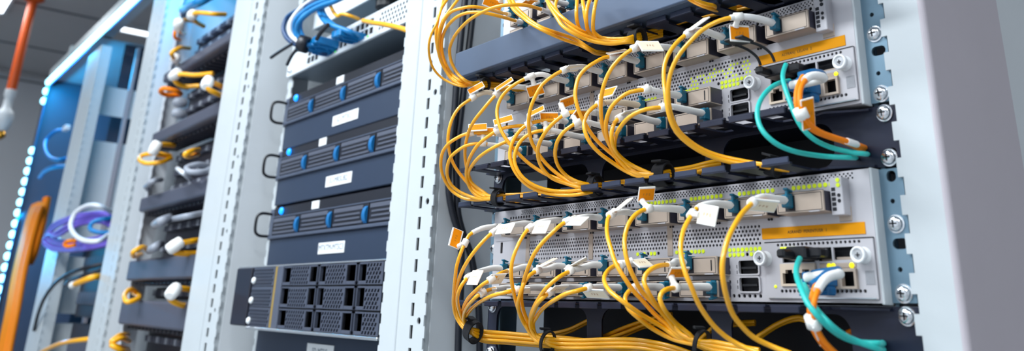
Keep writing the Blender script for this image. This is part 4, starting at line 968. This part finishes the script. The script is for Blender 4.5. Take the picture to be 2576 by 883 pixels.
def server(b, i, txt):
    t = Thing('rack_server', ('top dark server under the white switch', 'middle one of the three dark servers', 'lowest dark server, just above the disk shelf')[i] + ' with blue drive latches', 'server', (-768, YS, b - 50), 'dark rack servers')
    x0, x1 = -1000, -532
    t.part('chassis', MB().box(x0, x1, YS + 4, YS + 500, b - 49, b + 52, 'server_face').box(x0, x1, YS - 2, YS + 6, b - 50, b - 3.5, 'server_face', 1.).box(x0, x1, YS, YS + 6, b + 36, b + 52, 'server_dark', .8))
    t.part('ledge', MB().box(x0, x1, YS - 7, YS + 4, b - 3.6, b + 1.6, 'server_trim', .8).box(x0, x1, YS - 2, YS + 4, b + 33.6, b + 36, 'server_trim', .5), label='light edge under the drives')
    for k, (a, c) in enumerate(((-996, -880), (-876, -752), (-748, -630), (-626, -536))):
        d = MB().box(a, c, YS - 2, YS + 20, b + 3, b + 33, 'server_dark', 1.)
        d.box(a + 4, c - 16, YS - 3, YS, b + 25, b + 31.5, 'drive_grey', .6).box(a + 4, c - 16, YS - 3, YS, b + 5, b + 8.5, 'drive_grey', .6)
        for q in range(2): d.box(a + 10, c - 24, YS - 3.4, YS - 1, b + 12 + 6.5 * q, b + 15 + 6.5 * q, 'drive_grey', .5)
        dr = t.part('drive', d)
        if k < 3:
            L = MB(); zz = [(b + 4 + 25 * q / 8, 5 * math.sin(math.pi * q / 8) ** .6) for q in range(9)]
            V = [(x, YS - 2 - w_, z) for x in (c - 10, c) for z, w_ in zz] + [(x, YS, z) for x in (c - 10, c) for z in (b + 4, b + 29)]
            Fc = [(q, q + 1, 9 + q + 1, 9 + q) for q in range(8)] + [tuple(range(9)) , tuple(range(17, 8, -1))]
            t.part('latch', L.add(V, Fc, 'latch_blue'), dr, label='blue drive latch')
    t.part('power_button', MB().lathe((-962, YS - 1, b + 44), (0, -1, 0), [(6.4, 0), (6.4, 2), (4.6, 4), (.4, 4.6)], 'power_blue', 20), label='glowing blue power light')
    xc = -822 if i else -780
    t.part('asset_tag', MB().box(xc - 14, xc + 14, YS - 1.4, YS + .5, b + 38, b + 51, 'label_white', .3), label='small white tag')
    lb = MB().box(-787, -694, YS - 3.2, YS - 2, b - 36, b - 18.5, 'label_white', .3)
    lb.text(txt, 13., (-740.5, YS - 3.2, b - 27), (1, 0, 0), (0, 0, 1), 'print_grey', .2)
    t.part('name_label', lb, label='white label with printed name')
    t.part('front_ear', MB().box(-1014, -1000, YS - 1, YS + 3, b - 4, b + 50, 'server_trim', .6))
    H = spline([np.array(q, float) for q in ((-1007, YS, b + 41), (-1007, YS - 20, b + 41), (-1007, YS - 27, b + 37), (-1007, YS - 29, b + 31), (-1007, YS - 29, b + 12), (-1007, YS - 27, b + 6), (-1007, YS - 20, b + 2), (-1007, YS, b + 2))], 3.)
    t.part('handle', MB().tube(H, 2.6, 'black_plastic', 12), label='black bow handle')
for i, (b, s) in enumerate(((308., 'SD-MTXC1'), (207., 'SU-MRSUB2'), (101.5, 'MTXTM-MTSC3'))): server(b, i, s)
t = Thing('rack_server', 'dark server below the disk shelf, cut off by the bottom edge', 'server', (-768, YS, -160), 'dark rack servers')
t.part('chassis', MB().box(-1000, -532, YS - 2, YS + 500, -152, -54, 'server_face', 1.))
lb = MB().box(-787, -694, YS - 3.2, YS - 2, -88, -66, 'label_white', .3); lb.text('SD-MTSC', 13., (-740.5, YS - 3.2, -77), (1, 0, 0), (0, 0, 1), 'print_grey', .2)
t.part('name_label', lb, label='white label with printed name')

t = Thing('disk_shelf', 'black disk shelf with meshed drive fronts under the three servers', 'disk shelf', (-740, 0, -50))
t.part('chassis', MB().box(-1000, -476, 8, 480, -47, 45, 'server_dark').box(-1004, -474, 2, 9, -47.5, 45.5, 'slot_dark'))
t.part('top_edge', MB().box(-1004, -474, -1, 10, 45, 47.5, 'silver_trim', .5), label='silver edge'); t.part('bottom_edge', MB().box(-925, -474, -5, 10, -51.5, -47.4, 'silver_trim', .8), label='bright silver bottom edge')
t.part('end_cap', MB().box(-1004, -934, -4, 4, -47, 45, 'patch_dark', 1.5).box(-1006, -1003, -2, 20, -47, 45, 'server_trim'), label='dark end cap')
t.part('divider', MB().box(-833, -826, -3, 3, -47, 45, 'divider_ochre', .5).box(-825, -804, -3, 3, -47, 45, 'drive_grey', .8), label='yellow and grey divider')
rows = ((15.6, 44.6), (-16.4, 14.4), (-47, -17.6))
def mesh_front(mb, a, c, z0, z1):
    hl = []; px_, pz = 8.4, 5.2; j = 0; z = z0 + 3.4
    while z < z1 - 2.6:
        x = a + 4 + (px_ / 2 if j % 2 else 0)
        while x < c - 4.4: hl.append([(x - 3.5, z - 2.1), (x + 1.5, z - 2.1), (x + 3.5, z + 2.1), (x - 1.5, z + 2.1)]); x += px_
        z += pz; j += 1
    mb.plate(rect(a, c, z0, z1), hl, 1.6, XZ(-2.), 'mesh_grey')
for z0, z1 in rows:
    mb = MB(); mesh_front(mb, -926, -834, z0, z1); t.part('mesh_cover', mb)
    t.part('round_bolt', MB().lathe((-918, -3, (z0 + z1) / 2 - 6), (0, -1, 0), [(5.4, 0), (5.4, 2), (3.6, 4), (.4, 4.6)], 'label_white', 18), label='small pale round bolt')  # pale bolts, they give no light
    for a, m0, m1, c in ((-802, -771, -700, -674), (-668, -646, -580, -551), (-545, -522, -476, -474)):
        d = MB(); mesh_front(d, m0, m1, z0 + .6, z1 - .6)
        d.box(a, m0, -2.8, 4, z1 - 2.6, z1 - .4, 'mesh_grey').box(a, m0, -2.8, 4, z0 + .4, z0 + 5, 'mesh_grey', .5).box(a, a + 2, -2.8, 4, z0 + .4, z1 - .4, 'mesh_grey')
        d.box(a + 2, m0, 2, 5, z0 + 1, z1 - 1, 'slot_dark')
        if c > m1 + 4:
            d.box(m1, c, -2.8, 4, z1 - 2.6, z1 - .4, 'mesh_grey').box(m1, c, -2.8, 4, z0 + .4, z0 + 5, 'mesh_grey', .5).box(c - 2, c, -2.8, 4, z0 + .4, z1 - .4, 'mesh_grey').box(m1, c - 2, 2, 5, z0 + 1, z1 - 1, 'slot_dark')
        t.part('drive', d)

# ------------------------------------------------------------------ third cabinet: trays and looped cables
Y3 = 5.
def tray(label, tl, bl, tr_, br):
    zt = (at(*tr_, Y3)[2] + at(*tl, Y3)[2]) / 2; zb = (at(*br, Y3)[2] + at(*bl, Y3)[2]) / 2
    t = Thing('cable_tray', label, 'cable tray', (-1547, Y3, zb), 'grey cable trays of the third cabinet')
    P = [(Y3 + 70, zt), (Y3 + 7, zt), (Y3 + 2, zt - 1.5), (Y3, zt - 5), (Y3, zb + 5), (Y3 + 2, zb + 1.5), (Y3 + 7, zb), (Y3 + 70, zb), (Y3 + 70, zb + 2), (Y3 + 6, zb + 3), (Y3 + 3, zb + 6), (Y3 + 3, zt - 6), (Y3 + 6, zt - 3), (Y3 + 70, zt - 2)]
    n = len(P); V = [(x, y, z) for x in (-1788, -1252) for y, z in P]
    t.part('front_cover', MB().add(V, [(k, (k + 1) % n, n + (k + 1) % n, n + k) for k in range(n)] + [tuple(range(n))[::-1], tuple(range(n, 2 * n))], 'panel_dark'), bevel=.8)
    mb = MB()
    for k in range(18): mb.box(-1784 + 30 * k, -1764 + 30 * k, Y3 + 20, Y3 + 66, zb - 9, zb - 2, 'patch_dark', .8)
    t.part('fingers', mb, label='dark fingers under the cover')
    t.part('end_plate', MB().box(-1787, -1784, Y3 + 4, Y3 + 70, zb + 3, zt - 3, 'panel_dark'))
    return zb, zt
TR = [tray('topmost grey tray of the third cabinet', (490, 131), (446, 169), (588, 73), (577, 122)),
      tray('second grey tray from the top of the third cabinet', (385, 335), (380, 360), (557, 249), (547, 294)),
      tray('middle grey tray of the third cabinet, with rounded left end', (354, 497), (348, 527), (522, 447), (516, 499)),
      tray('fourth grey tray of the third cabinet', (324, 650), (317, 703), (492, 644), (480, 705)),
      tray('lowest grey tray of the third cabinet', (303, 757), (293, 816), (477, 757), (462, 834))]
def patch(label, z0, z1):
    t = Thing('patch_panel', label, 'patch panel', (-1547, 66, z0), 'dark patch panels of the third cabinet')
    t.part('face_plate', MB().box(-1780, -1290, 78, 200, z0, z1, 'patch_dark', 1.))
    nrow = max(1, int((z1 - z0) / 34))
    for r_ in range(nrow):
        z = z0 + (r_ + .5) * (z1 - z0) / nrow; ad = MB()
        for k in range(20): ad.box(-1762 + 23 * k, -1748 + 23 * k, 66, 80, z - 7, z + 7, 'panel_dark' if (k + r_) % 3 else 'cable_grey', 1.)
        t.part('adapter_row', ad)
patch('dark patch panel at the top of the third cabinet', TR[0][1] + 8, TR[0][1] + 110)
for i, nm in enumerate(('first', 'second', 'third', 'fourth')): patch('dark patch panel in the %s gap between the grey trays, counted from top' % nm, TR[i + 1][1] + 6, TR[i][0] - 12)
patch('dark patch panel below the lowest grey tray', TR[4][0] - 120, TR[4][0] - 10)
def loop3(label, pts, boot=None, r=5.2, m='fiber_yellow', grp='looped yellow cables of the third cabinet', bm='boot_white', br=13):
    n = len(pts); ys = [30 - 62 * math.sin(math.pi * k / (n - 1)) for k in range(n)]
    P = spline([at(u, v, y) for (u, v), y in zip(pts, ys)], 8.)
    t = Thing('fiber_patch_cable', label, 'cable', P[len(P) // 2], grp); t.part('jacket', MB().tube(P, r, m, 12))
    if boot:
        D = ((np.array(P) - CAM) @ R); uv = np.stack([CX + F * D[:, 0] / D[:, 1], CY - F * D[:, 2] / D[:, 1]], 1)
        i = int(np.argmin(((uv - np.array(boot)) ** 2).sum(1))); i = min(max(i, 3), len(P) - 4)
        c = at(boot[0], boot[1], P[i][1]); d = nrm(P[i + 2] - P[i - 2])
        t.part('boot', MB().tube([c - d * 17, c - d * 14, c, c + d * 14, c + d * 17], [br * .55, br * .9, br, br * .9, br * .55], bm, 14), label='white clip on the loop')
L3 = [('top yellow loop of the third cabinet, ending in the upper patch panel', [(566, 36), (536, 35), (497, 32), (482, 40), (492, 54), (512, 66)], (484, 38)),
      ('second yellow loop from the top beside the blue-lit post', [(492, 54), (462, 51), (448, 60), (452, 76), (464, 84)], (449, 62)),
      ('thin tan loop hanging under the second yellow loop', [(456, 64), (441, 76), (439, 88), (453, 101)], None),
      ('yellow loop at the left end of topmost grey tray', [(476, 121), (450, 121), (433, 132), (436, 146), (448, 160)], (441, 147)),
      ('long yellow loop under the topmost grey tray', [(536, 185), (490, 189), (455, 187), (438, 195), (443, 208), (464, 217), (502, 216)], (441, 188)),
      ('yellow loop next to white post under the topmost tray', [(566, 222), (540, 210), (523, 208), (523, 222), (545, 235), (570, 244)], (522, 209)),
      ('pale orange loop sticking out left under the topmost tray', [(454, 238), (420, 239), (404, 231), (415, 222), (440, 228), (455, 236)], None),
      ('yellow loop with white clip under the second grey tray', [(438, 366), (405, 364), (390, 374), (396, 388), (428, 392)], (390, 372)),
      ('large flat yellow loop sticking out farthest left', [(428, 393), (392, 386), (356, 392), (352, 403), (372, 411), (404, 408), (430, 398)], None),
      ('yellow bit of cable seen in the middle of second gap', [(500, 377), (482, 380), (466, 388), (474, 394), (498, 388)], None),
      ('double yellow loop above the fourth grey tray, next to the post', [(506, 603), (470, 609), (440, 617), (436, 632), (460, 638), (504, 636)], (440, 618)),
      ('short yellow loop left above the fourth grey tray', [(374, 632), (356, 622), (338, 632), (336, 645), (356, 640)], None),
      ('double yellow loop above the lowest grey tray, next to the post', [(486, 730), (452, 726), (434, 736), (428, 752), (452, 766), (486, 770)], (436, 733)),
      ('short knotted yellow loop left above the lowest grey tray', [(352, 742), (328, 728), (313, 744), (322, 760), (346, 752), (336, 736)], None),
      ('yellow loop under the lowest grey tray at the bottom edge', [(326, 858), (300, 852), (278, 862), (296, 846), (322, 842)], None),
      ('second yellow strand under lowest grey tray, nearly at the bottom edge', [(324, 884), (300, 880), (280, 868), (296, 872), (322, 878)], None)]
for lb, pts, bt in L3: loop3(lb, pts, bt, m='fiber_yellow' if 'pale' not in lb and 'tan' not in lb else 'fiber_orange', r=4.2 if 'thin' in lb else 5.6)
for lb, pts, bt, r in (('grey cable coil lying on the middle grey tray near the post', [(528, 418), (495, 414), (470, 422), (480, 433), (510, 432), (530, 424)], None, 6), ('white cable crossing in front of the grey coil', [(446, 424), (462, 436), (480, 452)], None, 5),
                       ('pale grey cable left above the middle grey tray', [(406, 452), (385, 456), (370, 466), (372, 476)], None, 6), ('beige boot lying under the middle grey tray', [(428, 548), (408, 556), (390, 565)], None, 10), ('grey cable lying under the middle grey tray', [(520, 534), (470, 544), (430, 552)], None, 6),
                       ('grey boot left of the double yellow loop', [(404, 614), (390, 622), (376, 630)], None, 9)):
    loop3(lb, pts, bt, r, 'cable_grey' if 'white' not in lb else 'lan_white', 'grey cables of the third cabinet')
loop3('wide blue cable at the top edge beside the blue-lit post', [(540, -16), (508, 2), (482, 14), (460, 26)], None, 11, 'lan_blue', None)
for (u, v) in ((450, 257), (447, 285)):
    p = at(u, v, 10); t = Thing('cable_plug', ('upper' if v < 270 else 'lower') + ' pale round plug above the second grey tray', 'plug', p, 'pale plugs of the third cabinet')
    t.part('body', MB().lathe(p, (0, -1, 0), [(6, -20), (11, -16), (13, 0), (10, 10), (5, 14)], 'cable_grey', 16))

# ------------------------------------------------------------------ fourth cabinet: nearly empty, coils and a few cables
def coil(label, pts, r, m, ys, grp=None, cat='cable', name='network_cable'):
    P = spline([at(u, v, y) for (u, v), y in zip(pts, ys)], 10.); t = Thing(name, label, cat, P[0], grp); t.part('jacket', MB().tube(P, r, m, 12)); return t
for k, (du, dv) in enumerate(((0, 0), (5, 9), (-3, -6), (10, 16))):
    pts = [(282, 552), (262, 543), (220, 544), (172, 556), (132, 578), (114, 602), (128, 618), (172, 624), (230, 618), (284, 606)]
    coil('purple network cable, %s strand of the coil' % ('outer', 'inner', 'upper', 'innermost')[k], [(u + du * (1 if u < 200 else -.3), v + (dv if v < 585 else -dv)) for u, v in pts], 6., 'lan_purple', [30, 10, -20, -40, -50, -50, -40, -20, 0, 30], 'purple cable coil')
coil('white network cable forming a ring over the purple coil', [(278, 532), (250, 518), (215, 519), (188, 538), (178, 562), (188, 590), (216, 606), (246, 606), (274, 590)], 6.5, 'lan_white', [20, -20, -40, -55, -60, -55, -40, -20, 20])
coil('blue network cable at the right end of the purple coil', [(284, 548), (256, 552), (232, 560), (226, 574), (244, 584), (284, 586)], 6., 'lan_blue', [30, 0, -20, -25, -10, 30])
coil('short orange cable hanging in the purple coil', [(192, 606), (176, 606), (162, 614), (172, 620), (190, 616)], 5.5, 'fiber_orange', [-30, -45, -50, -45, -30])
coil('black cable curving down from the dark equipment of the fourth cabinet', [(262, 664), (225, 672), (180, 686), (140, 712), (112, 750), (96, 790), (86, 830)], 5.5, 'cable_black', [30, 0, -20, -30, -30, -20, -10], 'black cables of the fourth cabinet')
coil('second black cable curving below the first one, fourth cabinet', [(262, 676), (228, 688), (190, 700), (165, 716)], 5.5, 'cable_black', [30, 0, -15, 0], 'black cables of the fourth cabinet')
coil('short yellow cable with a white end in the fourth cabinet', [(256, 694), (232, 698), (205, 708), (190, 714)], 8, 'fiber_yellow', [10, -20, -35, -40])
p = at(182, 718, -42); t = Thing('cable_plug', 'white plug at the end of short yellow cable', 'plug', p); t.part('body', MB().tube([p + np.array([0, 0, 0]), p + np.array([22, 3, 4])], [10, 8], 'boot_white', 14))
coil('yellow cable at the bottom edge of the fourth cabinet', [(250, 850), (205, 855), (160, 862), (120, 878), (96, 892)], 6, 'fiber_yellow', [20, -10, -30, -30, -20])
for lb, (u, v), h in (('upper', (215, 640), 70), ('middle', (205, 720), 90), ('lower', (190, 830), 120)):
    p = at(u, v, 70); t = Thing('patch_panel', lb + ' dark device at the right side of the fourth cabinet', 'patch panel', p, 'dark devices of the fourth cabinet')
    t.part('body', MB().box(-2560, -2060, 60, 300, p[2] - h, p[2] + 20, 'patch_dark', 2.)); ad = MB()
    for k in range(12): ad.box(-2540 + 36 * k, -2518 + 36 * k, 52, 62, p[2] - h * .6, p[2] - h * .2, 'panel_dark', 2.)
    t.part('adapter_row', ad)

# ------------------------------------------------------------------ last cabinet: LED lighting, blue coils, orange trunks
XL5, ZL = -3720., 888.
t = Thing('led_strip', 'strip of white LEDs edging the last two cabinets in cyan light', 'LED strip', (XL5, -8, ZL))
t.part('tape', MB().box(XL5 - 16, -1500, -6, -3, ZL - 18, ZL + 18, 'led_tape').box(XL5 - 16, XL5 + 16, -6, -3, -700, ZL + 18, 'led_tape'), label='blue tape of the strip')
def diode(x, z, r):
    mb = MB().lathe((x, -6, z), (0, -1, 0), [(r, 0), (r, r * .5), (r * .8, r * .85), (r * .45, r * 1.05), (r * .05, r * 1.12)], 'led_white', 12); t.part('led', mb)
for k in range(23):
    z = ZL - 40 - 44 * k
    if not 600 < z < 770: diode(XL5, z, 15)
for k in range(100 - 19): diode(XL5 + 6 + 22 * k, ZL, 14)
t = Thing('top_rail', 'cream white rail running above the line of LEDs', 'rail', (-2900, 0, 930))
t.part('rail', MB().box(XL5 - 60, -1960, -4, 60, 914, 962, 'white_paint', 3.)); t.part('bracket', MB().box(-3330, -3296, -12, 10, 908, 968, 'white_paint', 2.))
coil('blue network cable hanging in a ring in the last cabinet', [(166, 326), (140, 330), (118, 350), (114, 375), (126, 396), (150, 402), (170, 398)], 7, 'lan_blue', [40, 10, -10, -20, -10, 10, 40], 'blue cables of the last cabinet')
coil('blue network cable bowing below the ring in the last cabinet', [(168, 418), (140, 420), (116, 428), (100, 446)], 8, 'lan_blue', [40, 10, 0, 20], 'blue cables of the last cabinet')
p = at(166, 322, 0); t = Thing('cable_plug', 'white plug at the top of the blue ring', 'plug', p); t.part('body', MB().box(p[0] - 30, p[0] + 26, -8, 12, p[2] - 10, p[2] + 10, 'lan_white', 3.))
def trunk(label, pts, wid, n, Y):
    A = at(*pts[0], Y); t = Thing('fiber_bundle', label, 'cable bundle', A, 'orange cable bundles of the last cabinet')
    for k in range(n):
        o = (k + .5) / n - .5
        P = spline([at(u, v, Y) + np.array([o * wid, (k % 2) * 9 - 6, 0]) for u, v in pts], 25.)
        t.part('strand', MB().tube(P, wid / n * .62, 'fiber_orange', 10))
trunk('short thick orange cable bundle behind the last post', [(120, 497), (112, 540), (100, 590), (86, 640), (76, 662)], 62, 5, 20)
trunk('long orange cable bundle reaching the bottom left corner', [(98, 516), (88, 540), (66, 620), (48, 700), (34, 780), (16, 870), (2, 950)], 150, 8, -10)
# cyan light given off by the LED strip
def glow(loc, rot, sx, sy, e):
    ld = bpy.data.lights.new('led_glow', 'AREA'); ld.shape = 'RECTANGLE'; ld.size = sx * S; ld.size_y = sy * S; ld.energy = e; ld.color = (.0, .46, 1.)
    o = bpy.data.objects.new('led_glow', ld); COL.objects.link(o); o.location = tuple(v * S for v in loc); o.rotation_euler = rot
glow((-3310, -14, ZL - 24), (math.radians(40), 0, 0), 800, 14, 12.)
glow((-2340, -14, ZL - 24), (math.radians(40), 0, 0), 560, 14, 2.2)
glow((-1700, -14, ZL - 24), (math.radians(40), 0, 0), 380, 14, 4.)
glow((XL5 + 22, -14, 300), (math.radians(60), math.radians(-60), 0), 14, 1100, 13.)
# ------------------------------------------------------------------ light and view
w = bpy.data.worlds.new('world'); SC.world = w; w.use_nodes = True
w.node_tree.nodes['Background'].inputs[0].default_value = lin((150, 170, 190)); w.node_tree.nodes['Background'].inputs[1].default_value = .3
SC.view_settings.view_transform = 'Standard'; SC.view_settings.look = 'None'; SC.view_settings.gamma = 1.; SC.view_settings.exposure = -.92
SC.view_settings.use_curve_mapping = False
